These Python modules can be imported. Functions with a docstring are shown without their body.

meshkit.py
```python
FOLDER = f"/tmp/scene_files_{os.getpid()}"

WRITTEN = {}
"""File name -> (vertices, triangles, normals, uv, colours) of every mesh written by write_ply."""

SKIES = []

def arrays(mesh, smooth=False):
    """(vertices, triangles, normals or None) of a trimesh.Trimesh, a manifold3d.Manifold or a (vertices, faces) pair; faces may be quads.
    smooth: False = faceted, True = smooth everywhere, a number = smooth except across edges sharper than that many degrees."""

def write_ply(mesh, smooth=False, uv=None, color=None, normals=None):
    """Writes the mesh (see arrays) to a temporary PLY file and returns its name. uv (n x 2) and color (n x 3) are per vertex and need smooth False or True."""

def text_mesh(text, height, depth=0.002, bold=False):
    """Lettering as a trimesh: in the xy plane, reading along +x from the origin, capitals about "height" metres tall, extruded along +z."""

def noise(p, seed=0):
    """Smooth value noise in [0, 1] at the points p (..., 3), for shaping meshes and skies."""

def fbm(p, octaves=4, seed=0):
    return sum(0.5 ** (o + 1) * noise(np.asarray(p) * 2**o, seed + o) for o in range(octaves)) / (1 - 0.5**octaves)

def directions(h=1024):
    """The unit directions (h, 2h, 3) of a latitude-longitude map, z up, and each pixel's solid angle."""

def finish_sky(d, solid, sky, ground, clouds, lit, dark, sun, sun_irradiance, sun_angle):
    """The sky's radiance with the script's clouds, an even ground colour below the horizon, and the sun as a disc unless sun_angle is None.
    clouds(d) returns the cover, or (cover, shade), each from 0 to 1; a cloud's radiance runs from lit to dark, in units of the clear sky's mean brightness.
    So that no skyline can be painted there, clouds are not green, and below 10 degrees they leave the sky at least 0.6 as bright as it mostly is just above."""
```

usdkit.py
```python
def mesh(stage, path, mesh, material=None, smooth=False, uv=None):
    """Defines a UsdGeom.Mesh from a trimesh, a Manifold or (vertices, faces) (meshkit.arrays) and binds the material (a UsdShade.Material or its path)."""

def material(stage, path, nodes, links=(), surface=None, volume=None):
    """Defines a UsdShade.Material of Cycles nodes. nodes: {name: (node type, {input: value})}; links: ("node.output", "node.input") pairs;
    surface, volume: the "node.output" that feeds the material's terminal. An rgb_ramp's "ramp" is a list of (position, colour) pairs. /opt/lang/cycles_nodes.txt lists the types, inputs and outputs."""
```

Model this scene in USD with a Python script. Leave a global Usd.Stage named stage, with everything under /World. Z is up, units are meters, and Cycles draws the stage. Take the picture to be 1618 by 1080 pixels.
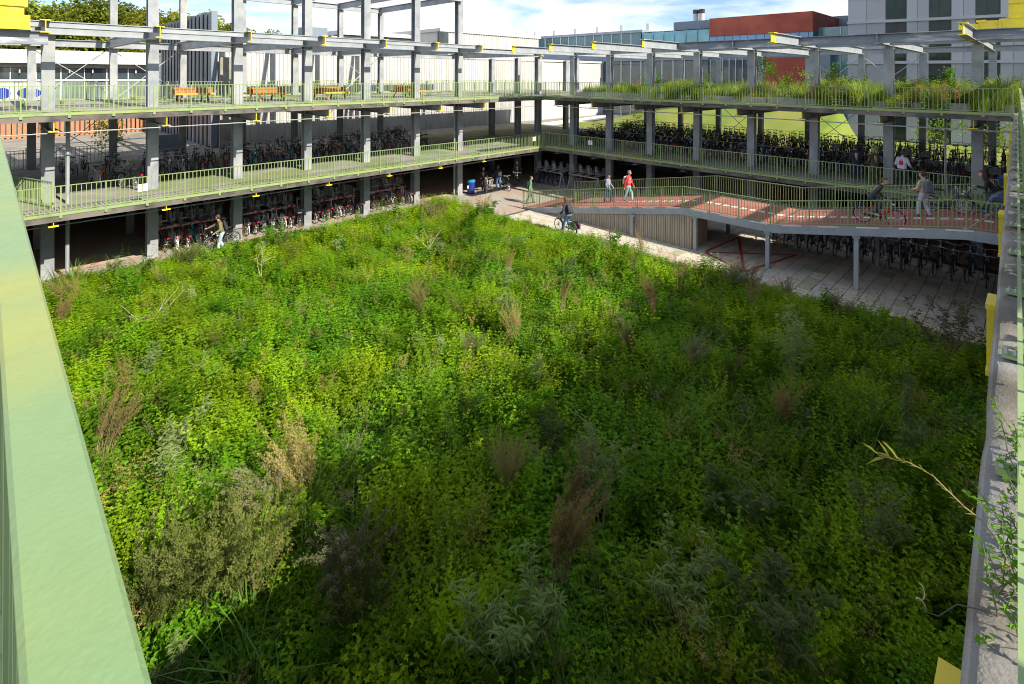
import math, random
import numpy as np, trimesh, usdkit, meshkit
import manifold3d as m3
from pxr import Usd, UsdGeom, UsdLux, UsdShade, Sdf, Gf, Vt

stage = Usd.Stage.CreateInMemory()
UsdGeom.SetStageUpAxis(stage, UsdGeom.Tokens.z)
UsdGeom.SetStageMetersPerUnit(stage, 1.0)
UsdGeom.Xform.Define(stage, '/World')
UsdGeom.Scope.Define(stage, '/World/Looks')
C = math.sqrt(0.5)
EYE = 8.35
# ---------------------------------------------------------------- camera, sky, sun
cam = UsdGeom.Camera.Define(stage, '/World/camera')
roll = math.radians(0.2266)
R_, U_, F_ = np.array([C, C, 0]), np.array([0, 0, 1.0]), np.array([-C, C, 0])
Rr, Ur = R_ * math.cos(roll) + U_ * math.sin(roll), U_ * math.cos(roll) - R_ * math.sin(roll)
m = np.eye(4)
m[0, :3], m[1, :3], m[2, :3], m[3, :3] = Rr, Ur, -F_, (0, 0, EYE)
cam.AddTransformOp().Set(Gf.Matrix4d(*m.ravel().tolist()))
cam.CreateHorizontalApertureAttr(36.0)
cam.CreateVerticalApertureAttr(36.0 * 684 / 1024)
cam.CreateFocalLengthAttr(36.0 * 835 / 1618)
cam.CreateVerticalApertureOffsetAttr(-36.0 * (540.0 - 119.0) / 1618)
cam.CreateClippingRangeAttr(Gf.Vec2f(0.01, 2000))
cam.CreateExposureAttr(1.42)
SUN_E, SUN_PSI = math.radians(38), math.radians(6)
sd = np.array([math.cos(SUN_PSI) * math.cos(SUN_E), math.sin(SUN_PSI) * math.cos(SUN_E), math.sin(SUN_E)])
usdkit.material(stage, '/World/Looks/sky', {
    'sky': ('sky_texture', {'sky_type': 'single_scattering', 'sun_disc': False, 'sun_elevation': SUN_E, 'sun_rotation': math.atan2(sd[0], sd[1]), 'altitude': 10.0, 'aerosol_density': 0.5}),
    'tc': ('texture_coordinate', {}),
    'map': ('mapping', {'scale': (1.3, 1.3, 5.5), 'location': (3.1, 0.4, 0.2)}),
    'n': ('noise_texture', {'scale': 1.7, 'detail': 7.0, 'roughness': 0.56, 'distortion': 0.35}),
    'r': ('rgb_ramp', {'ramp': [(0.0, (0, 0, 0)), (0.43, (0.04, 0.04, 0.04)), (0.56, (0.9, 0.9, 0.9)), (1.0, (1, 1, 1))]}),
    'n2': ('noise_texture', {'scale': 3.1, 'detail': 5.0, 'roughness': 0.5}),
    'cl': ('rgb_ramp', {'ramp': [(0.32, (2.5, 2.62, 2.8)), (0.62, (3.7, 3.72, 3.75))]}),
    'tint': ('mix_color', {'blend_type': 'multiply', 'fac': 1.0, 'b': (0.30, 0.36, 0.44), 'use_clamp': False}),
    'mx': ('mix_color', {'use_clamp': False}),
    'bg': ('background_shader', {'strength': 0.15})},
    [('tc.generated', 'map.vector'), ('map.vector', 'n.vector'), ('map.vector', 'n2.vector'), ('n.fac', 'r.fac'), ('n2.fac', 'cl.fac'), ('r.color', 'mx.fac'),
     ('sky.color', 'tint.a'), ('tint.result', 'mx.a'), ('cl.color', 'mx.b'), ('mx.result', 'bg.color')], surface='bg.background')
dome = UsdLux.DomeLight.Define(stage, '/World/sky')
UsdShade.MaterialBindingAPI.Apply(dome.GetPrim()).Bind(UsdShade.Material.Get(stage, '/World/Looks/sky'))
dome.GetPrim().SetCustomDataByKey('kind', 'structure')
sun = UsdLux.DistantLight.Define(stage, '/World/sun')
sun.CreateNormalizeAttr(True); sun.CreateIntensityAttr(0.88); sun.CreateAngleAttr(0.5); sun.CreateColorAttr(Gf.Vec3f(1.0, 0.92, 0.76))
zz = sd; xx = np.cross([0, 0, 1.0], zz); xx /= np.linalg.norm(xx); yy = np.cross(zz, xx)
sm = np.eye(4); sm[0, :3], sm[1, :3], sm[2, :3] = xx, yy, zz
sun.AddTransformOp().Set(Gf.Matrix4d(*sm.ravel().tolist()))

# ---------------------------------------------------------------- materials
def L(name): return '/World/Looks/' + name
def paint(name, c1, c2=None, scale=3.0, rough=0.5, detail=4.0, bump=0.0, bscale=60.0, lo=0.35, hi=0.65, coord='pos', metallic=0.0, stretch=None, c3=None, scale3=0.4):
    """A base colour that wanders between c1 and c2 with noise (weathering), optional large third tone and fine relief."""
    c2 = c2 or tuple(x * 0.75 for x in c1)
    nodes = {'g': ('geometry', {}) if coord == 'pos' else ('texture_coordinate', {}), 'map': ('mapping', {'scale': stretch or (1, 1, 1)}),
             'n': ('noise_texture', {'scale': scale, 'detail': detail, 'roughness': 0.6}),
             'r': ('rgb_ramp', {'ramp': [(lo, c1), (hi, c2)]}), 'p': ('principled_bsdf', {'roughness': rough, 'metallic': metallic})}
    src = 'g.position' if coord == 'pos' else 'g.object'
    links = [(src, 'map.vector'), ('map.vector', 'n.vector'), ('n.fac', 'r.fac')]
    out = 'r.color'
    if c3:
        nodes['n3'] = ('noise_texture', {'scale': scale3, 'detail': 3.0, 'roughness': 0.55}); nodes['r3'] = ('rgb_ramp', {'ramp': [(0.45, (0, 0, 0)), (0.62, (1, 1, 1))]})
        nodes['m3'] = ('mix_color', {'b': c3})
        links += [(src, 'n3.vector'), ('n3.fac', 'r3.fac'), ('r3.color', 'm3.fac'), ('r.color', 'm3.a')]; out = 'm3.result'
    links.append((out, 'p.base_color'))
    if bump:
        nodes['nb'] = ('noise_texture', {'scale': bscale, 'detail': 3.0}); nodes['b'] = ('bump', {'strength': bump, 'distance': 0.02})
        links += [(src, 'nb.vector'), ('nb.fac', 'b.height'), ('b.normal', 'p.normal')]
    return usdkit.material(stage, L(name), nodes, links, surface='p.BSDF')
def flat(name, c, rough=0.5, metallic=0.0, spec=0.5):
    return usdkit.material(stage, L(name), {'p': ('principled_bsdf', {'base_color': c, 'roughness': rough, 'metallic': metallic, 'specular_ior_level': spec})}, surface='p.BSDF')
def leaf(name, c1, c2, c3, trans=0.35, rough=0.5, pscale=0.35):
    """Leaf: colour varies per plant and in patches over the ground; lets some light through."""
    return usdkit.material(stage, L(name), {
        'o': ('object_info', {}), 'g': ('geometry', {}),
        'n': ('noise_texture', {'scale': pscale, 'detail': 4.0, 'roughness': 0.6}), 'pr': ('rgb_ramp', {'ramp': [(0.36, (0, 0, 0)), (0.64, (1, 1, 1))]}),
        'mx': ('mix_color', {'a': c1, 'b': c2}),
        'ir': ('rgb_ramp', {'ramp': [(0.0, (0.55, 0.55, 0.55)), (0.5, (0.95, 0.95, 0.95)), (1.0, (1.35, 1.35, 1.3))]}),
        'mu': ('mix_color', {'blend_type': 'multiply', 'fac': 1.0, 'use_clamp': False}),
        'ri': ('rgb_ramp', {'ramp': [(0.80, (0, 0, 0)), (0.98, (0.75, 0.75, 0.75))]}),
        'm3': ('mix_color', {'b': c3}),
        'p': ('principled_bsdf', {'roughness': rough, 'specular_ior_level': 0.16}), 't': ('translucent_bsdf', {}), 's': ('mix_closure', {'fac': trans})},
        [('g.position', 'n.vector'), ('n.fac', 'pr.fac'), ('pr.color', 'mx.fac'), ('mx.result', 'm3.a'), ('g.random_per_island', 'ri.fac'), ('ri.color', 'm3.fac'),
         ('o.random', 'ir.fac'), ('m3.result', 'mu.a'), ('ir.color', 'mu.b'), ('mu.result', 'p.base_color'), ('mu.result', 't.color'),
         ('p.BSDF', 's.closure1'), ('t.BSDF', 's.closure2')], surface='s.closure')

M = {}
M['steel'] = paint('grey_steel', (0.265, 0.28, 0.30), (0.19, 0.208, 0.23), 2.4, 0.45, detail=7, bump=0.05, c3=(0.31, 0.32, 0.33), scale3=0.8)
M['steel_worn'] = paint('worn_steel', (0.17, 0.19, 0.22), (0.42, 0.43, 0.44), 1.6, 0.5, stretch=(0.4, 0.4, 2.5), lo=0.5, hi=0.62)
M['steel_light'] = paint('light_steel', (0.30, 0.325, 0.345), (0.24, 0.26, 0.285), 2.0, 0.45)
M['yellow'] = paint('yellow_paint', (0.78, 0.62, 0.012), (0.68, 0.52, 0.02), 3.0, 0.42, c3=(0.66, 0.50, 0.03), scale3=1.5)
M['yellow_old'] = paint('chipped_yellow_paint', (0.62, 0.50, 0.03), (0.12, 0.09, 0.03), 9.0, 0.55, lo=0.62, hi=0.70)
M['green'] = paint('pale_green_paint', (0.215, 0.30, 0.135), (0.175, 0.25, 0.115), 2.2, 0.45, c3=(0.24, 0.30, 0.12), scale3=0.35)
M['green_strip'] = paint('green_edge_strip', (0.225, 0.315, 0.13), (0.13, 0.19, 0.075), 2.5, 0.5, c3=(0.25, 0.30, 0.10), scale3=0.9, lo=0.5, hi=0.75)
M['concrete'] = paint('concrete', (0.36, 0.34, 0.31), (0.25, 0.24, 0.22), 1.2, 0.85, bump=0.25, bscale=30, c3=(0.20, 0.20, 0.16), scale3=0.5)
M['slab_edge'] = paint('stained_slab_edge', (0.115, 0.105, 0.095), (0.045, 0.042, 0.04), 1.8, 0.85, stretch=(1, 1, 3), bump=0.2, bscale=25, c3=(0.16, 0.14, 0.125), scale3=0.8)
M['soffit'] = paint('soffit', (0.20, 0.19, 0.18), (0.14, 0.135, 0.13), 0.8, 0.9)
M['dark_wall'] = paint('basement_wall', (0.24, 0.235, 0.225), (0.17, 0.168, 0.16), 0.9, 0.9)
M['white'] = paint('white_metal', (0.47, 0.465, 0.45), (0.41, 0.405, 0.395), 0.9, 0.5)
M['dark_clad'] = paint('dark_cladding', (0.055, 0.066, 0.08), (0.03, 0.037, 0.046), 0.8, 0.4)
M['dark_clad_b'] = paint('dark_cladding_b', (0.11, 0.125, 0.145), (0.075, 0.085, 0.10), 0.8, 0.4)
M['red_floor'] = paint('red_paving', (0.52, 0.33, 0.26), (0.44, 0.29, 0.23), 1.5, 0.85, bump=0.15, c3=(0.42, 0.37, 0.32), scale3=0.33)
M['paving'] = [paint('paving_tile_%d' % k, c, tuple(x * 0.78 for x in c), 2.4, 0.85, bump=0.15, bscale=40) for k, c in enumerate([(0.50, 0.445, 0.37), (0.44, 0.405, 0.35), (0.54, 0.47, 0.385), (0.47, 0.435, 0.39)])]
M['paving_warm'] = paint('paving_warm', (0.44, 0.335, 0.25), (0.37, 0.295, 0.23), 2.0, 0.85, bump=0.15)
M['paving_moss'] = paint('paving_moss', (0.33, 0.325, 0.23), (0.27, 0.275, 0.18), 2.0, 0.9, bump=0.2)
M['joint'] = paint('joint', (0.075, 0.07, 0.058), (0.05, 0.055, 0.036), 3, 0.95)
M['asphalt_red'] = paint('red_asphalt', (0.30, 0.10, 0.080), (0.24, 0.085, 0.07), 2.0, 0.85, bump=0.15, c3=(0.33, 0.135, 0.105), scale3=0.6)
M['white_paint'] = paint('white_road_paint', (0.72, 0.71, 0.68), (0.55, 0.54, 0.52), 5.0, 0.6)
M['red_paint'] = paint('red_floor_paint', (0.42, 0.03, 0.035), (0.30, 0.035, 0.035), 4.0, 0.6)
M['red'] = flat('red_plastic', (0.50, 0.02, 0.03), 0.35)
M['soil'] = paint('soil', (0.035, 0.034, 0.018), (0.022, 0.03, 0.010), 1.2, 0.95)
M['gravel'] = paint('gravel', (0.27, 0.25, 0.22), (0.17, 0.155, 0.135), 0.6, 0.95, detail=8, bump=0.4, bscale=8)
M['lawn'] = paint('lawn', (0.10, 0.165, 0.014), (0.16, 0.205, 0.024), 0.45, 0.95, detail=10, bump=0.8, bscale=9, c3=(0.185, 0.195, 0.035), scale3=0.22)
M['deck'] = paint('deck_concrete', (0.29, 0.28, 0.25), (0.21, 0.205, 0.185), 1.0, 0.9, bump=0.2, c3=(0.16, 0.19, 0.085), scale3=0.45)
M['wood'] = paint('weathered_planks', (0.36, 0.30, 0.23), (0.26, 0.22, 0.17), 2.0, 0.8, stretch=(8, 8, 0.6))
M['wood2'] = paint('weathered_planks_grey', (0.30, 0.265, 0.22), (0.22, 0.20, 0.165), 2.0, 0.8, stretch=(8, 8, 0.6))
M['wood_new'] = paint('plywood', (0.45, 0.33, 0.21), (0.38, 0.27, 0.17), 2.0, 0.7)
M['wood_orange'] = paint('orange_wood', (0.70, 0.36, 0.035), (0.60, 0.28, 0.03), 3.0, 0.6)
M['wood_brown'] = paint('brown_wood', (0.36, 0.16, 0.04), (0.26, 0.11, 0.03), 3.0, 0.6)
M['orange'] = paint('orange_paint', (0.40, 0.17, 0.075), (0.31, 0.135, 0.065), 2.0, 0.6)
M['black'] = flat('black_rubber', (0.018, 0.018, 0.018), 0.6)
M['alu'] = flat('aluminium', (0.50, 0.51, 0.52), 0.35, 0.3)
M['galv'] = paint('galvanised', (0.46, 0.47, 0.48), (0.37, 0.38, 0.39), 6.0, 0.45, metallic=0.2)
M['blue'] = flat('blue_plastic', (0.01, 0.03, 0.22), 0.35)
M['cyan_lid'] = flat('blue_lid', (0.02, 0.20, 0.38), 0.35)
M['corten'] = paint('corten', (0.30, 0.058, 0.036), (0.23, 0.044, 0.03), 0.5, 0.75, detail=8, c3=(0.36, 0.085, 0.05), scale3=0.3)
M['panel'] = paint('light_grey_panel', (0.29, 0.31, 0.37), (0.27, 0.29, 0.345), 0.4, 0.5)
M['panel2'] = paint('light_grey_panel_b', (0.26, 0.28, 0.335), (0.245, 0.26, 0.315), 0.4, 0.5)
M['bgrey'] = paint('blue_grey_metal', (0.18, 0.22, 0.28), (0.15, 0.19, 0.24), 0.5, 0.5)
M['frame_dark'] = flat('dark_window_frame', (0.03, 0.032, 0.035), 0.4)
M['mullion'] = flat('pale_mullion', (0.55, 0.58, 0.60), 0.4)
def glass(name, c, rough=0.06, spec=1.0):
    return usdkit.material(stage, L(name), {'g': ('geometry', {}), 'n': ('noise_texture', {'scale': 0.35, 'detail': 3.0}), 'r': ('rgb_ramp', {'ramp': [(0.35, tuple(x * 0.5 for x in c)), (0.65, c)]}),
        'p': ('principled_bsdf', {'roughness': rough, 'specular_ior_level': spec})}, [('g.position', 'n.vector'), ('n.fac', 'r.fac'), ('r.color', 'p.base_color')], surface='p.BSDF')
M['glass_dark'] = glass('dark_glass', (0.055, 0.075, 0.085))
M['glass_cyan'] = glass('cyan_glass', (0.12, 0.36, 0.44), 0.1)
M['glass_blue'] = glass('blue_glass', (0.08, 0.24, 0.50), 0.1)
M['glass_teal'] = glass('teal_glass', (0.08, 0.17, 0.20), 0.08, 0.8)
M['glass_office'] = glass('office_glass', (0.035, 0.055, 0.045), 0.05, 0.35)
M['glass_green'] = glass('pale_green_glass', (0.22, 0.28, 0.24), 0.15)
# plants
M['nettle'] = leaf('nettle_leaf', (0.170, 0.325, 0.010), (0.30, 0.42, 0.010), (0.40, 0.44, 0.025), 0.45, 0.5)
M['nettle2'] = leaf('nettle_leaf_b', (0.110, 0.275, 0.012), (0.21, 0.37, 0.010), (0.33, 0.40, 0.02), 0.45, 0.5)
M['bush'] = leaf('bush_leaf', (0.075, 0.205, 0.012), (0.145, 0.28, 0.012), (0.24, 0.33, 0.02), 0.36, 0.45)
M['grassy'] = leaf('grass_blade', (0.09, 0.19, 0.025), (0.14, 0.22, 0.03), (0.26, 0.25, 0.08), 0.35, 0.5)
M['ledge_grass'] = leaf('ledge_grass', (0.36, 0.36, 0.05), (0.42, 0.40, 0.07), (0.5, 0.45, 0.12), 0.4)
M['willow'] = leaf('willow_leaf', (0.24, 0.33, 0.12), (0.30, 0.38, 0.15), (0.37, 0.44, 0.20), 0.25, 0.4)
M['plume'] = leaf('dry_plume', (0.29, 0.245, 0.085), (0.33, 0.285, 0.10), (0.42, 0.36, 0.16), 0.30, 0.8)
M['plume_brown'] = leaf('brown_plume', (0.25, 0.175, 0.065), (0.29, 0.21, 0.08), (0.37, 0.27, 0.11), 0.25, 0.8)
M['plume_grey'] = leaf('grey_plume', (0.21, 0.205, 0.11), (0.25, 0.24, 0.13), (0.32, 0.305, 0.18), 0.25, 0.8)
M['plume_green'] = leaf('olive_plume', (0.125, 0.155, 0.035), (0.165, 0.185, 0.042), (0.23, 0.23, 0.075), 0.3, 0.8)
M['stem'] = flat('green_stem', (0.10, 0.13, 0.04), 0.7)
M['stem_dry'] = flat('dry_stem', (0.28, 0.21, 0.11), 0.8)
M['twig_pale'] = flat('pale_twig', (0.40, 0.36, 0.26), 0.8)
M['tree_a'] = leaf('tree_leaf_a', (0.20, 0.27, 0.025), (0.33, 0.32, 0.03), (0.46, 0.32, 0.03), 0.4, 0.6, 0.12)
M['tree_b'] = leaf('tree_leaf_b', (0.17, 0.25, 0.035), (0.28, 0.29, 0.035), (0.40, 0.33, 0.05), 0.4, 0.6, 0.12)
M['bark'] = paint('bark', (0.11, 0.085, 0.06), (0.06, 0.05, 0.035), 6, 0.9)
M['wild'] = leaf('roof_weeds', (0.18, 0.29, 0.03), (0.31, 0.38, 0.045), (0.48, 0.43, 0.09), 0.4, 0.6, 0.5)
M['wild_pink'] = leaf('roof_weeds_pink', (0.36, 0.20, 0.10), (0.40, 0.25, 0.11), (0.46, 0.28, 0.16), 0.35, 0.7)
M['skin'] = flat('skin', (0.45, 0.27, 0.19), 0.5)

# ---------------------------------------------------------------- helpers
used = {}
def prim_path(parent, name):
    k = (parent, name); n = used.get(k, 0); used[k] = n + 1
    return parent + '/' + (name if n == 0 else '%s_%03d' % (name, n))
class MB:
    """Collects boxes, bars, tubes and faces that become one mesh."""
    def __init__(self): self.v, self.f, self.n = [], [], 0
    def add(self, v, f):
        v = np.asarray(v, float); f = np.asarray(f, int)
        if f.shape[1] == 4: f = np.vstack([f[:, [0, 1, 2]], f[:, [0, 2, 3]]])
        self.v.append(v); self.f.append(f + self.n); self.n += len(v); return self
    BF = np.array([[0, 2, 3, 1], [4, 5, 7, 6], [0, 1, 5, 4], [2, 6, 7, 3], [0, 4, 6, 2], [1, 3, 7, 5]])
    def box(self, x0, x1, y0, y1, z0, z1):
        v = np.array([[x, y, z] for x in (x0, x1) for y in (y0, y1) for z in (z0, z1)])
        return self.add(v, self.BF[:, ::-1] if False else self.BF)
    def obox(self, o, ax, ay, az):
        """box with corner o and edge vectors ax, ay, az"""
        o, ax, ay, az = (np.asarray(q, float) for q in (o, ax, ay, az))
        v = np.array([o + i * ax + j * ay + k * az for i in (0, 1) for j in (0, 1) for k in (0, 1)])
        return self.add(v, self.BF)
    def bar(self, a, b, w, h, up=(0, 0, 1)):
        a, b = np.asarray(a, float), np.asarray(b, float); d = b - a; l = np.linalg.norm(d); d /= l
        up = np.asarray(up, float)
        if abs(d @ up) > 0.99: up = np.array([0, 1.0, 0]) if abs(d[1]) < 0.9 else np.array([1.0, 0, 0])
        s = np.cross(d, up); s /= np.linalg.norm(s); u = np.cross(s, d)
        return self.obox(a - s * w / 2 - u * h / 2, d * l, s * w, u * h)
    def tube(self, pts, r, sides=6, caps=True):
        p = np.asarray(pts, float); n = len(p); r = np.broadcast_to(r, (n,))
        t = np.gradient(p, axis=0); t /= np.linalg.norm(t, axis=1, keepdims=True) + 1e-12
        ref = np.array([0, 0, 1.0]) if np.abs(t[:, 2]).mean() < 0.8 else np.array([1.0, 0.1, 0])
        a = np.cross(t, ref); a /= np.linalg.norm(a, axis=1, keepdims=True) + 1e-12; b = np.cross(t, a)
        ang = np.arange(sides) * 2 * np.pi / sides
        v = (p[:, None] + r[:, None, None] * (np.cos(ang)[None, :, None] * a[:, None] + np.sin(ang)[None, :, None] * b[:, None])).reshape(-1, 3)
        i, j = np.meshgrid(np.arange(n - 1), np.arange(sides), indexing='ij')
        q = np.stack([i * sides + j, (i + 1) * sides + j, (i + 1) * sides + (j + 1) % sides, i * sides + (j + 1) % sides], -1).reshape(-1, 4)
        f = np.vstack([q[:, [0, 1, 2]], q[:, [0, 2, 3]]])
        if caps and sides > 2:
            c0 = [[0, k, k + 1] for k in range(1, sides - 1)]; o = (n - 1) * sides
            f = np.vstack([f, c0, [[o, o + k + 1, o + k] for k in range(1, sides - 1)]])
        return self.add(v, f)
    def ibeam(self, a, b, depth, width, tw=0.02, tf=0.03):
        """I-section from a to b; a and b lie on the top centre line."""
        a, b = np.asarray(a, float), np.asarray(b, float); z = np.array([0, 0, 1.0])
        self.bar(a - z * tf / 2, b - z * tf / 2, width, tf); self.bar(a - z * (depth - tf / 2), b - z * (depth - tf / 2), width, tf)
        return self.bar(a - z * depth / 2, b - z * depth / 2, tw, depth - 2 * tf)
    def mesh(self): return (np.vstack(self.v), np.vstack(self.f))
    def build(self, name, mat, parent='/World', smooth=False, **tags):
        p = prim_path(parent, name)
        g = usdkit.mesh(stage, p, self.mesh(), M[mat] if isinstance(mat, str) else mat, smooth)
        set_tags(g.GetPrim(), **tags)
        return p
def set_tags(prim, label=None, category=None, group=None, kind=None):
    for k, v in (('label', label), ('category', category), ('group', group), ('kind', kind)):
        if v: prim.SetCustomDataByKey(k, v)
def thing(name, label, category, loc=(0, 0, 0), rot=0.0, group=None, kind=None):
    p = prim_path('/World', name); x = UsdGeom.Xform.Define(stage, p)
    x.AddTranslateOp().Set(Gf.Vec3d(*map(float, loc))); x.AddRotateZOp().Set(float(rot)); x.AddScaleOp().Set(Gf.Vec3f(1, 1, 1))
    set_tags(x.GetPrim(), label, category, group, kind); return p
def dup(src, name, label, category, loc, rot=0.0, group=None, scale=(1, 1, 1)):
    p = prim_path('/World', name); x = UsdGeom.Xform.Define(stage, p); pr = x.GetPrim()
    pr.GetReferences().AddInternalReference(Sdf.Path(src))
    for k in list(pr.GetCustomData()): pass
    x.ClearXformOpOrder()
    ops = {o.GetOpName(): o for o in x.GetOrderedXformOps()}
    UsdGeom.XformCommonAPI(pr)
    pr.CreateAttribute('xformOp:translate', Sdf.ValueTypeNames.Double3).Set(Gf.Vec3d(*map(float, loc)))
    pr.CreateAttribute('xformOp:rotateZ', Sdf.ValueTypeNames.Float).Set(float(rot))
    pr.CreateAttribute('xformOp:scale', Sdf.ValueTypeNames.Float3).Set(Gf.Vec3f(*map(float, scale)))
    x.GetXformOpOrderAttr().Set(Vt.TokenArray(['xformOp:translate', 'xformOp:rotateZ', 'xformOp:scale']))
    set_tags(pr, label, category, group); pr.SetInstanceable(True); return p
def move(path, loc, rot=0.0, scale=(1, 1, 1)):
    pr = stage.GetPrimAtPath(path)
    pr.GetAttribute('xformOp:translate').Set(Gf.Vec3d(*map(float, loc))); pr.GetAttribute('xformOp:rotateZ').Set(float(rot)); pr.GetAttribute('xformOp:scale').Set(Gf.Vec3f(*map(float, scale)))
def instancer(name, protos, pos, idx, rotz, scale, parent='/World', tilt=None, **tags):
    """protos: [(mesh, material)]; one PointInstancer of stuff."""
    p = prim_path(parent, name); pi = UsdGeom.PointInstancer.Define(stage, p); paths = []
    for k, (me, mat) in enumerate(protos):
        q = p + '/prototypes/plant_%03d' % k if k else p + '/prototypes/plant'
        usdkit.mesh(stage, q, me, M[mat]); paths.append(Sdf.Path(q))
    pi.CreatePrototypesRel().SetTargets(paths)
    pi.CreatePositionsAttr(Vt.Vec3fArray.FromNumpy(np.asarray(pos, np.float32)))
    pi.CreateProtoIndicesAttr(Vt.IntArray.FromNumpy(np.asarray(idx, np.int32)))
    n = len(pos); tilt = np.zeros((n, 2)) if tilt is None else tilt
    hz = np.asarray(rotz) / 2; qz = np.stack([np.cos(hz), 0 * hz, 0 * hz, np.sin(hz)], 1)
    tx = np.stack([np.ones(n), tilt[:, 0] / 2, tilt[:, 1] / 2, np.zeros(n)], 1); tx /= np.linalg.norm(tx, axis=1, keepdims=True)
    w1, x1, y1, z1 = tx.T; w2, x2, y2, z2 = qz.T
    q = np.stack([w1*w2-x1*x2-y1*y2-z1*z2, w1*x2+x1*w2+y1*z2-z1*y2, w1*y2-x1*z2+y1*w2+z1*x2, w1*z2+x1*y2-y1*x2+z1*w2], 1)
    pi.CreateOrientationsAttr(Vt.QuathArray([Gf.Quath(float(a), float(b), float(c), float(d)) for a, b, c, d in q]))
    s = np.asarray(scale, np.float32); s = np.repeat(s[:, None], 3, 1) if s.ndim == 1 else s
    pi.CreateScalesAttr(Vt.Vec3fArray.FromNumpy(np.ascontiguousarray(s)))
    set_tags(pi.GetPrim(), **tags); return p

# ---------------------------------------------------------------- levels and grid
F1, F2 = 3.12, 6.86           # floor tops
B1, B2 = 10.36, 13.9          # tops of the two frame tiers
DX1, DX2 = -28.72, -39.0      # column rows of the left wing (X)
DY1, DY2 = 31.7, 42.3         # column rows of the back wing (Y)
LEDGE = -26.0                 # slab edge of the left wing
BEDGE = 29.5                  # slab edge of the back wing
LY = [1.86 + 3.6 * k for k in range(-1, 7)]
BX = [-2.0 - 3.3 * k for k in range(-3, 8)]
OUT = 3.08                    # street level around the sunken court
def nedge(y): return -0.10 - 0.0225 * y    # slab edge of the near wing on the right

# ---------------------------------------------------------------- ground
S = 'structure'
MB().box(-39.5, 14, -14, 42.6, -0.3, 0.0).build('court_floor', 'red_floor', kind=S, label='reddish paved floor of the sunken courtyard under the decks')
MB().box(-400, -39.5, -300, 400, OUT - 0.5, OUT).build('gravel_yard', 'gravel', kind=S, label='grey gravel yard outside the left wing')
MB().box(-39.5, 400, 42.6, 400, OUT - 0.5, OUT).build('lawn', 'lawn', kind=S, label='sunlit lawn behind the back wing')
def bank():
    xs, ys = np.linspace(-38, -9.5, 52), np.linspace(43.2, 51.6, 24); X, Y = np.meshgrid(xs, ys, indexing='ij')
    Z = OUT + 2.2 * np.clip((Y - 43.4) / 7.6, 0, 1) * np.clip((X + 36) / 9, 0, 1) ** .8 * np.clip((-10.9 - X) / .6, 0, 1) + .12 * meshkit.fbm(np.stack([X * .5, Y * .5, 0 * X], -1), 3, 4) - .10
    Z[0] = OUT - .1; Z[:, 0] = OUT - .1; Z[:, -1] = OUT - .1; Z[-1] = OUT - .1
    n, k = X.shape; i, j = np.meshgrid(np.arange(n - 1), np.arange(k - 1), indexing='ij')
    return MB().add(np.stack([X, Y, Z], -1).reshape(-1, 3), np.stack([i * k + j, (i + 1) * k + j, (i + 1) * k + j + 1, i * k + j + 1], -1).reshape(-1, 4))
bank().build('grass_bank', 'lawn', smooth=True, kind=S, label='sunlit grass bank rising behind the back deck')
MB().box(14, 400, -300, 42.6, OUT - 0.5, OUT).build('street_right', 'gravel', kind=S)
MB().box(-39.5, 14, -300, -14, OUT - 0.5, OUT).build('street_near', 'gravel', kind=S)
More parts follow.
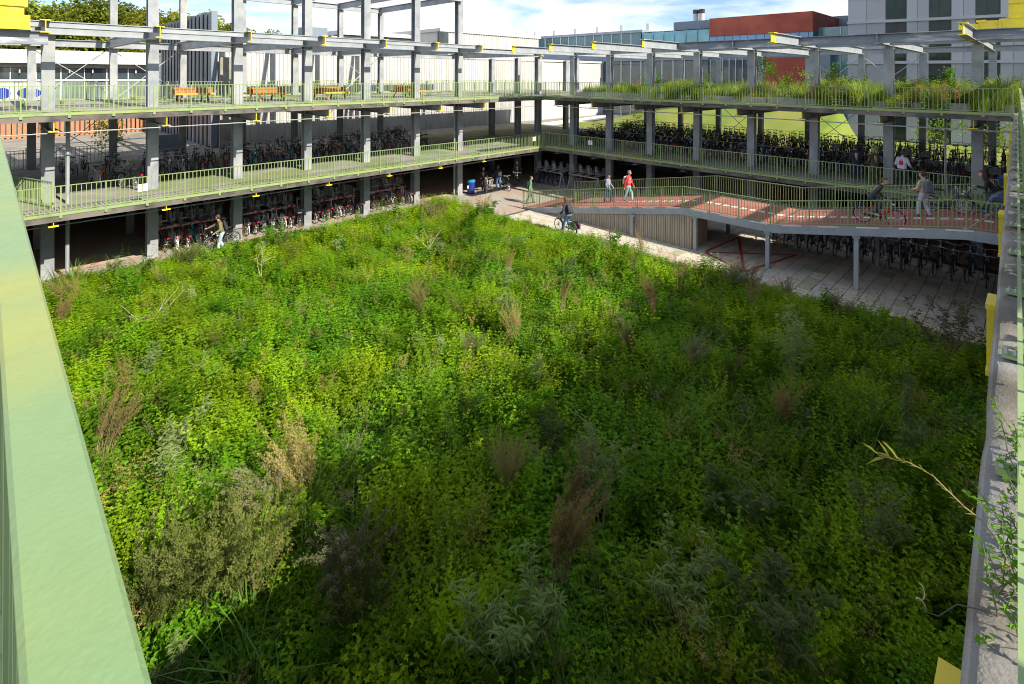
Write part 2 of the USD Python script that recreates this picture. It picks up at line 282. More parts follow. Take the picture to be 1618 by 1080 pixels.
MB().box(-60, -37.5, 60.5, 66, OUT, OUT + 0.02).add([[-39, 42.8, OUT + .024], [-36.5, 42.8, OUT + .024], [-38.5, 60.5, OUT + .024], [-41.5, 60.5, OUT + .024]], [[0, 1, 2, 3]]).build('pale_path', 'white_paint', kind=S, label='pale paved path beside the lawn')
MB().box(-27.35, 13, -13.8, 21.25, 0.0, 0.03).build('planting_bed', 'soil', kind=S, label='dark soil under the wild plants of the courtyard')

M['strip'] = paint('pale_strip', (0.34, 0.315, 0.275), (0.27, 0.25, 0.22), 1.6, 0.9, bump=0.2, c3=(0.34, 0.245, 0.20), scale3=0.5)
MB().box(-29.1, -27.352, -13, 31, .004, .014).box(-27.352, -22.6, 21.252, 30, .004, .0145).build('pale_pavement', 'strip', kind=S, label='pale worn paving strip along the foot of the left columns')
# pavement tiles at the foot of the ramp
rng = random.Random(5)
pv = thing('tiled_pavement', 'pale concrete slab pavement between the wild plants and the ramp', 'pavement', kind=S)
MB().box(-22.59, 13, 21.25, 30.9, 0.0, 0.012).build('joint_bed', 'joint', pv)
tiles = []
for i in range(int(27 / 0.5)):
    for j in range(int(9.6 / 0.75)):
        x, y = 2.2 - 0.5 * (i + 1), 21.28 + 0.75 * j
        if x < -22.4: continue
        tiles.append((max(y - x - 9, 0) + 0.4 * max(0, y - 28), x, y))
tiles.sort()
rest = MB()
for k, (_, x, y) in enumerate(tiles):
    h = 0.04 + rng.uniform(-0.004, 0.004); tl = rng.uniform(-0.003, 0.003)
    mb = MB() if k < 300 else rest
    v = np.array([[a, b, c] for a in (x + 0.013, x + 0.487) for b in (y + 0.012, y + 0.738) for c in (0.012, h)]); v[5:, 2] += tl
    mb.add(v, MB.BF)
    if k < 300:
        mt = M['paving_warm'] if (y < 21.6 + 0.9 * rng.random() and rng.random() < 0.75) else (M['paving_moss'] if rng.random() < 0.12 else rng.choice(M['paving']))
        mb.build('paving_slab', mt, pv)
rest.build('far_paving_slabs', M['paving'][0], pv, kind='stuff')
# red markings under the ramp
mk = MB()
P = [(-11.2, 24.1), (-8.9, 22.9), (-8.0, 26.8), (-11.0, 27.6)]
def strip(mb, a, b, w, z):
    a, b = np.array(a, float), np.array(b, float); d = (b - a) / np.linalg.norm(b - a); s = np.array([-d[1], d[0]]) * w / 2
    mb.add([[*(a - s), z], [*(b - s), z], [*(b + s), z], [*(a + s), z]], [[0, 1, 2, 3]])
for a, b, z in ((0, 1, .050), (1, 2, .054), (0, 3, .054), (0, 2, .058), (1, 3, .062)): strip(mk, P[a], P[b], 0.12, z)
mk.build('floor_marking', 'red_paint', label='red cross hatched no parking marking painted on the slabs under the ramp', category='floor marking')

# ---------------------------------------------------------------- steel decks
def hcol(mb, x, y, z0, z1, flange_axis, a=0.42):
    t = 0.035
    if flange_axis == 'x':
        mb.box(x - a/2, x - a/2 + t, y - a/2, y + a/2, z0, z1).box(x + a/2 - t, x + a/2, y - a/2, y + a/2, z0, z1).box(x - a/2 + t, x + a/2 - t, y - .02, y + .02, z0, z1)
    else:
        mb.box(x - a/2, x + a/2, y - a/2, y - a/2 + t, z0, z1).box(x - a/2, x + a/2, y + a/2 - t, y + a/2, z0, z1).box(x - .02, x + .02, y - a/2 + t, y + a/2 - t, z0, z1)
def column(parent, x, y, z1, ax, a=0.42):
    mb = MB(); hcol(mb, x, y, 0.0, z1, ax, a)
    mb.box(x - a/2 - .06, x + a/2 + .06, y - a/2 - .06, y + a/2 + .06, 0.012, 0.055)
    p = mb.build('column', 'steel', parent)
    bp = MB()
    for z in (F1 - 0.55, F2 - 0.8, B1 - 0.62):
        if z < z1: bp.box(x - a/2 - .012, x + a/2 + .012, y - a/2 - .012, y + a/2 + .012, z, z + .03)
    bp.build('collar', 'steel', p)
def beam(parent, a, b, depth, width, mat='steel', cap=0.0, name='beam', capmat='yellow'):
    """Beam from a to b (top centre line). cap > 0: the end at b is painted yellow over that length."""
    a, b = np.asarray(a, float), np.asarray(b, float); d = (b - a) / np.linalg.norm(b - a)
    p = MB().ibeam(a, b - d * cap, depth, width).build(name, mat, parent)
    if cap: MB().ibeam(b - d * cap + [0, 0, .003], b + [0, 0, .003], depth + .006, width + .006, 0.026, 0.036).build('yellow_beam_end', capmat, p)
def pipe(parent, pts, r, mat='galv', name='pipe'): MB().tube(pts, r, 6).build(name, mat, parent)

lw = thing('parking_deck', 'long grey steel deck along the left with tall columns rising above the upper floor', 'parking deck')
MB().box(-39.3, LEDGE, -13, 42.5, F2 - 0.20, F2).build('floor_slab', 'deck', lw)
MB().box(-39.3, LEDGE, -13, 42.5, F1 - 0.22, F1).build('floor_slab', 'deck', lw)
MB().box(LEDGE, LEDGE + 0.06, 0.2, BEDGE, F2 - 0.30, F2 - .09).build('edge_beam', 'slab_edge', lw)
MB().box(LEDGE, LEDGE + 0.06, -6, BEDGE, F1 - 0.30, F1 - .09).build('edge_beam', 'slab_edge', lw)
MB().box(-39.5, -39.3, -13, 42.5, 0, F1).build('basement_wall', 'dark_wall', lw)
for k, y in enumerate(LY):
    top1 = B1 if k <= 1 else B2
    column(lw, DX1, y, top1 - 0.02, 'x'); column(lw, DX2, y, (B2 if k > 1 else B1) + 0.1, 'x', 0.36)
    MB().box(DX1 - 5.3, DX1 - 4.95, y - .17, y + .17, 0, F1 - .22).build('basement_column', 'steel', lw)
    beam(lw, (DX2, y, F2 - 0.21), (LEDGE + .02, y, F2 - 0.21), 0.48, 0.30, 'steel', 0.14, 'floor_beam')
    beam(lw, (DX2, y, F1 - 0.23), (LEDGE + .02, y, F1 - 0.23), 0.26, 0.30, 'steel', 0.14, 'floor_beam')
    beam(lw, (DX2, y - .24, B1), (LEDGE, y - .24, B1), 0.48, 0.30, 'steel', 0.14, 'roof_beam')
    if k >= 2: beam(lw, (DX2, y - .24, B2), (DX1 + .2, y - .24, B2), 0.42, 0.26, 'steel', 0, 'roof_beam')
y0, y1 = LY[0] - 3, LY[-1] + 8.3
beam(lw, (DX1 + .42, y0, B1 - .06), (DX1 + .42, y1, B1 - .06), 0.36, 0.22, 'steel_light', 0, 'long_beam')
beam(lw, (DX1 + 2.2, LY[0], B1 - .012), (DX1 + 2.2, LY[-1] + .3, B1 - .012), 0.24, 0.12, 'steel_light', 0, 'long_beam')
beam(lw, (DX2 + .4, y0, B1 - .1), (DX2 + .4, y1, B1 - .1), 0.40, 0.24, 'steel', 0, 'long_beam')
beam(lw, (DX2 + .3, LY[2], B2 - .05), (DX2 + .3, LY[-1], B2 - .05), 0.40, 0.24, 'steel_light', 0, 'long_beam')
beam(lw, (DX1 + .35, LY[2], B2 - .05), (DX1 + .35, LY[-1], B2 - .05), 0.40, 0.24, 'steel_light', 0, 'long_beam')
for zt in (F2 - 0.76, F1 - .52):
    pipe(lw, [(LEDGE - .35, LY[0] - 2, zt), (LEDGE - .35, LY[-1] + 5.2, zt)], 0.024, 'steel')
pipe(lw, [(DX1 + 1.0, LY[1] + 0.55, 0.0), (DX1 + 1.0, LY[1] + 0.55, F2 - .3)], 0.07, 'steel_light', 'drain_pipe')
pipe(lw, [(DX1 - .1, LY[-1] - .28, 0.0), (DX1 - .1, LY[-1] - .28, F2 - .3)], 0.055, 'steel_light', 'drain_pipe')
for (k, z0, z1) in ((1, F2, B1 - .5), (2, F2, B1 - .5), (1, F1, F2 - .7), (6, F2, B1 - .5)):
    for a, b in ((LY[k], LY[k+1]), (LY[k+1], LY[k])):
        pipe(lw, [(DX2 + (.06 if a < b else -.06), a + .2, z0 + .1), (DX2 + (.06 if a < b else -.06), b - .2, z1)], 0.022, 'galv', 'brace_rod')

bw = thing('parking_deck', 'grey steel deck across the back with wild grass growing on its upper floor', 'parking deck')
MB().box(LEDGE + .002, 13, BEDGE, 42.5, F2 - 0.20, F2).build('floor_slab', 'deck', bw)
MB().box(LEDGE + .002, 13, BEDGE, 42.5, F1 - 0.22, F1).build('floor_slab', 'deck', bw)
MB().box(LEDGE + .002, nedge(30), BEDGE - .06, BEDGE, F2 - 0.30, F2 - .09).build('edge_beam', 'slab_edge', bw)
MB().box(LEDGE + .002, 0, BEDGE - .06, BEDGE, F1 - 0.30, F1 - .09).build('edge_beam', 'slab_edge', bw)
MB().box(-39.3, 13, 42.5, 42.65, 0, F1).build('basement_wall', 'dark_wall', bw)
MB().box(LEDGE + 2, 6, BEDGE + .95, BEDGE + 1.1, F2, F2 + .34).build('planter_curb', 'concrete', bw)
for k, x in enumerate(BX):
    if x > 3: continue
    column(bw, x, DY1, B1 - .5, 'y', 0.40); column(bw, x, DY2, B1 - .5, 'y', 0.36)
    beam(bw, (x, DY2, F2 - 0.21), (x, BEDGE + .02, F2 - 0.21), 0.48, 0.30, 'steel', 0.14, 'floor_beam')
    beam(bw, (x, DY2, F1 - 0.23), (x, BEDGE + .2, F1 - 0.23), 0.26, 0.30, 'steel', 0, 'floor_beam')
    if k in (4, 6): beam(bw, (x, DY2, B1 - .012), (x, 28.9, B1 - .012), 0.46, 0.26, 'steel_light', 0, 'roof_beam')
    else: beam(bw, (x, DY2, B1 - .012), (x, 25.1, B1 - .012), 0.46, 0.26, 'steel_light', 0.5 if k < 6 else 0.25, 'roof_beam')
beam(bw, (BX[7], 29.1, B1 - .5), (BX[7] - .01, 29.1, B1 - .5), 0.1, 0.1, 'steel') if False else None
beam(bw, (-15.2, 29.1, B1 - .02), (6, 29.1, B1 - .02), 0.44, 0.30, 'steel_worn', 0, 'girder')
beam(bw, (BX[-1], DY1 + .2, B1 - .1), (4.6, DY1 + .2, B1 - .1), 0.34, 0.24, 'steel', 0, 'girder')
beam(bw, (BX[-1], DY2 + .2, B1 - .1), (4.6, DY2 + .2, B1 - .1), 0.36, 0.24, 'steel', 0, 'girder')
for k, (z0, z1) in ((4, (F2, B1 - .6)), (5, (F2, B1 - .6)), (5, (F1, F2 - .7)), (7, (F1, F2 - .7))):
    for a, b in ((BX[k], BX[k+1]), (BX[k+1], BX[k])):
        pipe(bw, [(a, DY2 + (.06 if a < b else -.06), z0 + .1), (b, DY2 + (.06 if a < b else -.06), z1)], 0.022, 'galv', 'brace_rod')
pipe(bw, [(BX[-1], BEDGE + .3, F2 - .76), (0, BEDGE + .3, F2 - .76)], 0.03)
pipe(bw, [(BX[-2] + .3, DY1 - .26, 0), (BX[-2] + .3, DY1 - .26, F2 - .3)], 0.055, 'steel_light', 'drain_pipe')
pipe(bw, [(-3.1, DY1 - .26, F1), (-3.1, DY1 - .26, F2 - .3)], 0.05, 'steel', 'drain_pipe')
# corner columns shared by both wings
for x, y in ((-28.72, 31.7), (-31.0, 31.7), (-34.2, 31.7), (-28.72, 36.6), (-33, 40.5)): column(lw, x, y, B1 - .5, 'x')
beam(lw, (-39, 30.9, B1), (LEDGE - 1.5, 30.9, B1), 0.48, 0.30, 'steel', 0.14, 'roof_beam')

# near wings: the floor the camera looks out from
nl = thing('parking_deck', 'near left deck floor behind the wide pale green handrail', 'parking deck')
MB().box(LEDGE + .01, 13, -13, -0.06, F2 - 0.20, F2).build('floor_slab', 'deck', nl)
MB().box(LEDGE + .01, 13, -13, -1.5, F1 - 0.22, F1).build('floor_slab', 'deck', nl)
MB().box(-39.3, 13.8, -13.2, -13, 0, F1).build('basement_wall', 'dark_wall', nl)
nr = thing('parking_deck', 'near right deck with broken concrete edge and yellow beam ends', 'parking deck')
y0, y1 = -0.06, BEDGE
def poly_prism(pts, z0, z1):
    n = len(pts); v = [[x, y, z0] for x, y in pts] + [[x, y, z1] for x, y in pts]
    f = [[0, k + 1, k] for k in range(1, n - 1)] + [[n, n + k, n + k + 1] for k in range(1, n - 1)]
    for k in range(n): q = (k + 1) % n; f += [[k, q, n + q], [k, n + q, n + k]]
    return MB().add(v, f)
poly_prism([(nedge(y0) + .34, y0), (13, y0), (13, y1), (nedge(y1) + .34, y1)], F2 - 0.20, F2 - .03).build('floor_slab', 'deck', nr)
MB().box(0.4, 13, -1.5, BEDGE, F1 - 0.22, F1).build('floor_slab', 'deck', nr)
MB().box(13, 13.2, -13, 42.5, 0, F1).build('basement_wall', 'dark_wall', nr)
# rough concrete edge strip: a subdivided bar with broken arrises
def rough_edge():
    n, prof = 420, []
    ys = np.linspace(0.3, BEDGE - .1, n)
    us = np.array([0, 0.0, .02, .08, .14, .20, .24, .30, .38])
    zs = np.array([-.24, -.03, 0, 0.008, .004, 0.006, -.004, -.012, -.03])
    g = np.zeros((n, len(us), 3))
    for i, y in enumerate(ys):
        q = np.stack([nedge(y) + us, np.full(len(us), y), F2 + zs], 1)
        g[i] = q
    nz = meshkit.fbm(g.reshape(-1, 3) * 3.0, 4, 3).reshape(n, -1) - 0.5
    nz2 = meshkit.fbm(g.reshape(-1, 3) * 14.0, 3, 9).reshape(n, -1) - 0.5
    g[:, 1:, 2] += 0.010 * nz[:, 1:] + 0.010 * nz2[:, 1:]
    chip = np.clip(meshkit.fbm(np.stack([ys * 1.6, 0 * ys, 0 * ys], 1), 4, 21) - 0.60, 0, 1) * 0.16
    g[:, 1:4, 2] -= chip[:, None] * np.array([1.0, .8, .2]); g[:, 0:3, 0] += (chip[:, None] * 0.5 + 0.006 * nz[:, 0:3])
    crack = np.exp(-((ys - 1.95) / 0.012) ** 2) * 0.05 + np.exp(-((ys - 3.3) / 0.014) ** 2) * 0.04 + np.exp(-((ys - 7.1) / 0.02) ** 2) * 0.04
    g[:, 1:, 2] -= crack[:, None]
    k = len(us); i, j = np.meshgrid(np.arange(n - 1), np.arange(k - 1), indexing='ij')
    q = np.stack([i * k + j, (i + 1) * k + j, (i + 1) * k + j + 1, i * k + j + 1], -1).reshape(-1, 4)
    return MB().add(g.reshape(-1, 3), q[:, ::-1])
M['ledge'] = paint('weathered_ledge', (0.20, 0.182, 0.155), (0.085, 0.078, 0.068), 2.2, 0.92, detail=10, bump=0.35, bscale=70, c3=(0.21, 0.21, 0.215), scale3=1.4)
rough_edge().build('concrete_edge', 'ledge', nr, smooth=50)
for k, y in enumerate([1.84 + 3.62 * q for q in range(7)]):
    x1 = nedge(y) - 0.065
    beam(nr, (6, y, F2 - 0.21), (x1, y, F2 - 0.21), 0.53, 0.28, 'steel', 0.30, 'floor_beam', 'yellow_old')
for x in (3.6, 10.3):
    for y in LY[1:]: column(nr, x, y, B1 - .5, 'x')
# big yellow transfer girder ends
def yellow_stack(name, label, parts, loc, rot=0):
    t = thing(name, label, 'steel girder', loc, rot)
    for nm, b, mt in parts: MB().box(*b).build(nm, mt, t)
    return t
yellow_stack('girder_end', 'big stepped yellow steel girder end above the upper right corner railing', [
    ('end_plate', (-.26, .30, -.02, .06, -.36, .36), 'yellow'), ('end_box', (-.22, .26, .06, .5, -.33, .33), 'yellow'), ('rib', (.30, .36, -.06, .3, -.34, .34), 'yellow'),
    ('box_section', (.36, 1.0, .02, .6, .0, .46), 'yellow'), ('rib', (1.0, 1.06, -.04, .6, -.02, .50), 'yellow'), ('rib', (.30, .62, 0.0, .02, .40, .50), 'yellow'), ('box_section', (1.06, 3.2, .0, .6, .02, .50), 'yellow'),
    ('flange', (.36, 3.2, -.05, .65, -.06, -.0), 'yellow'), ('upper_box', (1.28, 3.4, .04, .7, .54, 3.2), 'yellow'), ('seam', (1.22, 3.4, -.02, .75, .50, .54), 'yellow'), ('seam', (1.26, 3.4, .0, .72, 1.10, 1.14), 'yellow')], (-2.2, 29.2, 10.23))
yellow_stack('girder_end', 'big yellow steel girder end of stacked plates at the upper left corner', [
    ('lower_box', (-.3, .3, -3, 1.19, -.02, .47), 'yellow'), ('middle_box', (-.28, .26, -3, 1.03, .49, .77), 'yellow'), ('upper_box', (-.30, .30, -3, 1.12, .79, 2.6), 'yellow'), ('seam', (-.33, .33, -3, 1.13, .77, .79), 'yellow'),
    ('lower_flange', (-.36, .36, -3, 1.22, -.06, -.02), 'yellow')], (-26.2, 0.0, 10.0))
beam(lw, (-26.2, -4, 10.0 - .07), (-26.2, 1.7, 10.0 - .07), 0.5, 0.3, 'steel_worn', 0, 'girder')

# ---------------------------------------------------------------- railings
def railing(name, label, pts, inward, h=1.03, gap=0.15, post_every=1.35, strip=0.11, stuff=False, bracket=True, group=None):
    """pts: base line (x, y, z). inward: unit vector towards the deck. Top rail, base strip, posts, balusters."""
    t = thing(name, label, 'railing', group=group); pts = [np.asarray(p, float) for p in pts]; up = np.array([0, 0, 1.0]); inw = np.asarray([*inward, 0], float)
    tr, bs, allb = MB(), MB(), MB()
    for a, b in zip(pts[:-1], pts[1:]):
        d = b - a; ln = np.linalg.norm(d[:2]); ex = d / np.linalg.norm(d) * 0.012
        tr.bar(a + up * h - ex, b + up * h + ex, 0.055, 0.028)
        bs.bar(a - up * 0.02 - ex, b - up * 0.02 + ex, 0.014, strip); bs.bar(a + up * 0.09, b + up * 0.09, 0.03, 0.022)
        n = max(1, int(round(ln / gap))); pe = max(1, int(round(post_every / gap)))
        for k in range(n + 1):
            if k == 0 and a is not pts[0]: continue
            p = a + d * k / n
            if k % pe == 0 or k == n:
                mb = MB().box(p[0] - .022, p[0] + .022, p[1] - .022, p[1] + .022, p[2] - 0.16, p[2] + h - .015)
                if bracket: mb.bar(p - up * .12 + inw * .02, p - up * .12 - inw * .05, 0.09, 0.10)
                mb.build('post', 'green', t)
            else:
                (allb if stuff else MB()).box(p[0] - .011, p[0] + .011, p[1] - .011, p[1] + .011, p[2] + .10, p[2] + h - .015)
                if not stuff:
                    mb = MB().box(p[0] - .011, p[0] + .011, p[1] - .011, p[1] + .011, p[2] + .10, p[2] + h - .015); mb.build('baluster', 'green', t)
    tr.build('top_rail', 'green', t); bs.build('base_strip', 'green_strip', t)
    if stuff and allb.n: allb.build('balusters', 'green', t, kind='stuff')
    return t
e = LEDGE + 0.075
railing('railing', 'pale green railing along the upper floor edge of the left deck', [(e, -.4, F2), (e, BEDGE - .09, F2)], (-1, 0))
railing('railing', 'pale green railing along the middle floor edge of the left deck', [(e, -2.0, F1), (e, BEDGE - .09, F1)], (-1, 0))
railing('railing', 'green railing before the wild grass on the upper floor of the back deck', [(e, BEDGE - .075, F2), (nedge(29.5) - .02, BEDGE - .075, F2)], (0, 1))
railing('railing', 'green railing along the middle floor of the back deck behind the ramp', [(e, BEDGE - .075, F1), (0.3, BEDGE - .075, F1)], (0, 1))
railing('railing', 'far green railing behind the picnic tables on the upper left floor', [(DX2 - .2, -8, F2), (DX2 - .2, 42.3, F2)], (1, 0), gap=0.17, stuff=True, bracket=False)
railing('railing', 'far green railing at the back edge of the middle left floor beside the gravel yard', [(DX2 - .2, -8, F1), (DX2 - .2, LY[2], F1)], (1, 0), gap=0.17, stuff=True, bracket=False)
railing('railing', 'short green railing around a stair on the middle floor at the far left', [(-30.5, 0.6, F1), (-27.0, 1.9, F1)], (0, 1), gap=0.12, bracket=False)
for x, y, z, ax in ((e + .02, 4.6, F1 + .45, 'y'), (e + .02, 28.2, F1 + .5, 'y'), (-21.8, BEDGE - .1, F1 + .5, 'x')):
    mb = MB()
    if ax == 'y': mb.box(x, x + .012, y - .16, y - .01, z, z + .3).box(x, x + .012, y + .03, y + .18, z, z + .3)
    else: mb.box(x - .16, x - .01, y - .012, y, z, z + .3).box(x + .03, x + .18, y - .012, y, z, z + .3)
    mb.build('notice', 'white_paint', label={0: 'white notice plates on the left stretch of the middle left railing', 1: 'white notice plates near the inner corner on the left deck railing', 2: 'white notice plates on the back deck middle railing'}[0 if y < 10 else (1 if ax == 'y' else 2)], category='sign')
# near left handrail (wide flat cap just in front of the lens) and near right railing
M['cap'] = usdkit.material(stage, L('handrail_paint'), {'g': ('geometry', {}), 'map': ('mapping', {'scale': (0.9, 0.25, 0.25), 'location': (0.4, 0, 0)}), 'n': ('noise_texture', {'scale': 1.0, 'detail': 3.0, 'roughness': 0.45}),
    'r': ('rgb_ramp', {'ramp': [(0.30, (0.125, 0.225, 0.14)), (0.42, (0.155, 0.255, 0.125)), (0.50, (0.17, 0.26, 0.112)), (0.60, (0.255, 0.285, 0.072)), (0.70, (0.155, 0.245, 0.118))]}),
    'n2': ('noise_texture', {'scale': 26.0, 'detail': 9.0, 'roughness': 0.7}), 'r2': ('rgb_ramp', {'ramp': [(0.24, (0.55, 0.55, 0.48)), (0.29, (0.95, 0.95, 0.94)), (0.55, (1, 1, 1))]}), 'mu': ('mix_color', {'blend_type': 'multiply', 'fac': 1.0}),
    'nb': ('noise_texture', {'scale': 120.0, 'detail': 2.0}), 'b': ('bump', {'strength': 0.10, 'distance': 0.01}), 'rr': ('map_range', {'from_min': 0.3, 'from_max': 0.7, 'to_min': 0.48, 'to_max': 0.38}), 'p': ('principled_bsdf', {'roughness': 0.4})},
    [('g.position', 'map.vector'), ('map.vector', 'n.vector'), ('n.fac', 'r.fac'), ('g.position', 'n2.vector'), ('n2.fac', 'r2.fac'), ('n2.fac', 'rr.value'), ('rr.result', 'p.roughness'), ('r.color', 'mu.a'), ('r2.color', 'mu.b'), ('mu.result', 'p.base_color'),
     ('g.position', 'nb.vector'), ('nb.fac', 'b.height'), ('b.normal', 'p.normal')], surface='p.BSDF')
t = thing('railing', 'wide pale green handrail close by along the left with faded yellow bands', 'railing')
cap = MB()
ys_ = [(.018, 0), (.022, .004), (.076, .004), (.080, 0), (.080, -.010), (.018, -.010)]
top = EYE - 0.405
x0, x1 = 0.5, LEDGE + .1
v = [[x, y, top + z] for x in (x0, x1) for y, z in ys_]; nn = len(ys_)
cap.add(v, [[k, (k + 1) % nn, nn + (k + 1) % nn, nn + k] for k in range(nn)] + [[0, 5, 4, 3], [0, 3, 2, 1]] + [[6, 7, 8, 9], [6, 9, 10, 11]])
cap.build('top_rail', 'cap', t)
MB().box(x1, x0, .040, .056, top - .06, top - .012).build('upper_flat', 'green', t)
MB().box(x1, x0, .030, .055, F2 + .08, F2 + .10).build('bottom_rail', 'green', t)
MB().box(x1, x0, -.05, .06, F2 - .1, F2 - .01).build('base_strip', 'green_strip', t)
for k in range(24):
    x = 0.2 - 0.15 * k
    MB().box(x - .011, x + .011, .035, .057, F2 + .10, top - .06).build('baluster', 'green', t)
for k in range(19):
    x = -0.1 - 1.35 * k
    MB().box(x - .02, x + .02, .030, .058, F2, top - .06).build('post', 'green', t)
t = thing('railing', 'near right green railing bolted to the broken concrete edge', 'railing')
ang = math.atan(-0.0225)
def rp(y, off): return np.array([nedge(y) + off, y, 0.0])
# its base plate, bolted brackets, balusters and cap stand to the right of the concrete edge
a, b = rp(0.4, .115), rp(28.8, .115)
MB().bar(a + [0, 0, F2 + .10], b + [0, 0, F2 + .10], 0.02, 0.05).build('bottom_rail', 'green', t)
MB().bar(rp(0.2, .168) + [0, 0, top - .005], rp(28.8, .168) + [0, 0, top - .005], 0.055, 0.014).build('top_rail', 'green', t)
for k in range(int(28 / .3)):
    p = rp(0.5 + .3 * k, .168); MB().box(p[0] - .01, p[0] + .01, p[1] - .01, p[1] + .01, F2 + .1, top - .01).build('baluster', 'green', t)
for k, y in enumerate([2.70 + 1.13 * q for q in range(23)]):
    p = rp(y, .10)
    q = MB().box(p[0] - .055, p[0] + .05, y - .045, y + .045, F2 + .022, F2 + .036).box(p[0] + .03, p[0] + .07, y - .045, y + .045, F2 + .036, F2 + .12).build('bracket', 'green', t)
    bb = MB()
    for dx in (-.035, .0): bb.tube([(p[0] + dx, y - .005, F2 + .036), (p[0] + dx, y - .005, F2 + .052)], .012, 6).tube([(p[0] + dx, y - .005, F2 + .052), (p[0] + dx, y - .005, F2 + .066)], .005, 6)
    bb.build('bolt', 'galv', q)

# ---------------------------------------------------------------- ramp
RY0, RY1 = 24.0, 28.0
RP = [(-23.0, 0.05), (-12.3, 1.97), (-8.1, 1.97), (-1.8, 3.08), (1.5, 3.10)]
def rz(x): return float(np.interp(x, [p[0] for p in RP], [p[1] for p in RP]))
rt = thing('ramp', 'red surfaced bicycle ramp on grey steel posts rising to the middle floor', 'ramp')
def ramp_sheet(y0, y1, z0, z1):
    mb = MB()
    for (xa, za), (xb, zb) in zip(RP[:-1], RP[1:]):
        v = [[x, y, z + dz] for x, z in ((xa, za), (xb, zb)) for y in (y0, y1) for dz in (z0, z1)]
        mb.add(v, MB.BF)
    return mb
ramp_sheet(RY0 + .1, RY1 - .1, -.18, 0).build('deck', 'asphalt_red', rt)
ramp_sheet(RY0, RY0 + .1, -.34, .02).build('edge_beam', 'steel_light', rt)
ramp_sheet(RY1 - .1, RY1, -.34, .02).build('edge_beam', 'steel_light', rt)
ramp_sheet(25.0, 25.15, -.30, -.18).build('under_beam', 'steel', rt)
k = 0; x = -19.5
while x < 0.8:
    za, zb = rz(x) + .004, rz(x + .26) + .004
    MB().add([[x, 25.84, za], [x + .26, 25.84, zb], [x + .26, 26.16, zb], [x, 26.16, za]], [[0, 1, 2, 3]]).build('white_dash', 'white_paint', rt); x += 0.42
for x in (-1.9,):
    z = rz(x) + .004
    MB().add([[x, RY0 + .2, z], [x + .12, RY0 + .2, rz(x + .12) + .004], [x + .12 + .5, RY1 - .2, rz(x + .62) + .004], [x + .5, RY1 - .2, rz(x + .5) + .004]], [[0, 1, 2, 3]]).build('white_line', 'white_paint', rt)
x = -22.6
while x < 1:   # white reflective plates on the top of the edge beam
    MB().add([[x, RY0 - .004, rz(x) - .035], [x + .75, RY0 - .004, rz(x + .75) - .035], [x + .75, RY0 - .004, rz(x + .75) + .015], [x, RY0 - .004, rz(x) + .015]], [[0, 1, 2, 3]]).build('edge_mark', 'white_paint', rt); x += 1.35
for x in (-15.0, -11.66, -8.36, -5.06):
    for y in ((RY0 + .12, RY1 - .12) if x > -12 else (RY0 - .10,)):
        z = rz(x) - .34
        if z < .4: continue
        mb = MB(); hcol(mb, x, y, 0.03, z, 'y', 0.16); mb.box(x - .13, x + .13, y - .1, y + .1, z - .10, z).box(x - .12, x + .12, y - .12, y + .12, .03, .06)
        mb.build('post', 'steel_light', rt)
pw = thing('timber_wall', 'weathered vertical timber plank wall closing the low end under the ramp', 'wall')
x = -20.8; k = 0
while x < -11.8:
    z = rz(x) - .345
    MB().box(x, x + .105, RY0 + .03 + .01 * (k % 2), RY0 + .06 + .01 * (k % 2), .04, z).build('plank', 'wood' if (k * 7) % 3 else 'wood2', pw); x += .125; k += 1
y = RY0 + .1
while y < 25.6:
    MB().box(-11.82, -11.79, y, y + .19, .04, 1.62).build('plank', 'wood_new', pw); y += .2
MB().box(-20.6, -11.9, RY0 + .09, RY0 + .12, .04, .3).box(-13.5, -11.83, 25.6, 25.65, 0.04, 1.6).build('backing', 'dark_wall', pw)
railing('ramp_railing', 'front green railing of the ramp with light top rail', [(x, RY0 + .05, z + .0) for x, z in RP], (0, 1), gap=0.125, strip=.06, bracket=False)
railing('ramp_railing', 'rear green railing of the ramp with dark gaps beneath the back deck', [(x, RY1 - .05, z) for x, z in [(-22.0, rz(-22.0))] + RP[1:]], (0, -1), gap=0.125, strip=.06, bracket=False)

# ---------------------------------------------------------------- background buildings
def ribbed(mb, a, b, z0, z1, pitch=0.3, depth=0.06):
    """Trapezoid profiled sheet between plan points a and b; outward normal is to the right of a->b."""
    a, b = np.array(a, float), np.array(b, float); d = b - a; ln = np.linalg.norm(d); d /= ln; nrm = np.array([d[1], -d[0]])
    s, o = [], []
    for k in range(int(ln / pitch)):
        q = k * pitch; s += [q, q + .55 * pitch, q + .65 * pitch, q + .9 * pitch]; o += [0, 0, depth, depth]
    s.append(ln); o.append(0); s, o = np.array(s), np.array(o)
    p = a + s[:, None] * d + o[:, None] * nrm; n = len(p)
    v = np.vstack([np.c_[p, np.full(n, z0)], np.c_[p, np.full(n, z1)]]); i = np.arange(n - 1)
    return mb.add(v, np.stack([i, i + 1, n + i + 1, n + i], 1))
wb = thing('hall_building', 'low white metal clad hall behind the left deck with a dark panelled end wall', 'building')
MB().box(-62, -42.34, 11.8, 60, OUT, 10.15).build('core', 'white', wb)
y = 11.75
while y < 48:
    ribbed(MB(), (-42.3, y), (-42.3, min(y + 2.98, 48)), OUT, 10.05, 0.3).build('wall_panel', 'white', wb); y += 3.0
MB().box(-62, -42.2, 11.7, 60, 10.05, 10.3).build('roof_edge', 'white', wb)
k = 0; x = -57.5
while x < -41.95:
    hh = 12.9 + rng.uniform(-.05, .05)
    MB().box(x, x + .36, 11.58 - .05 * (k % 2), 11.70, OUT, hh).build('dark_panel', 'dark_clad' if k % 4 else 'dark_clad_b', wb); x += .52; k += 1
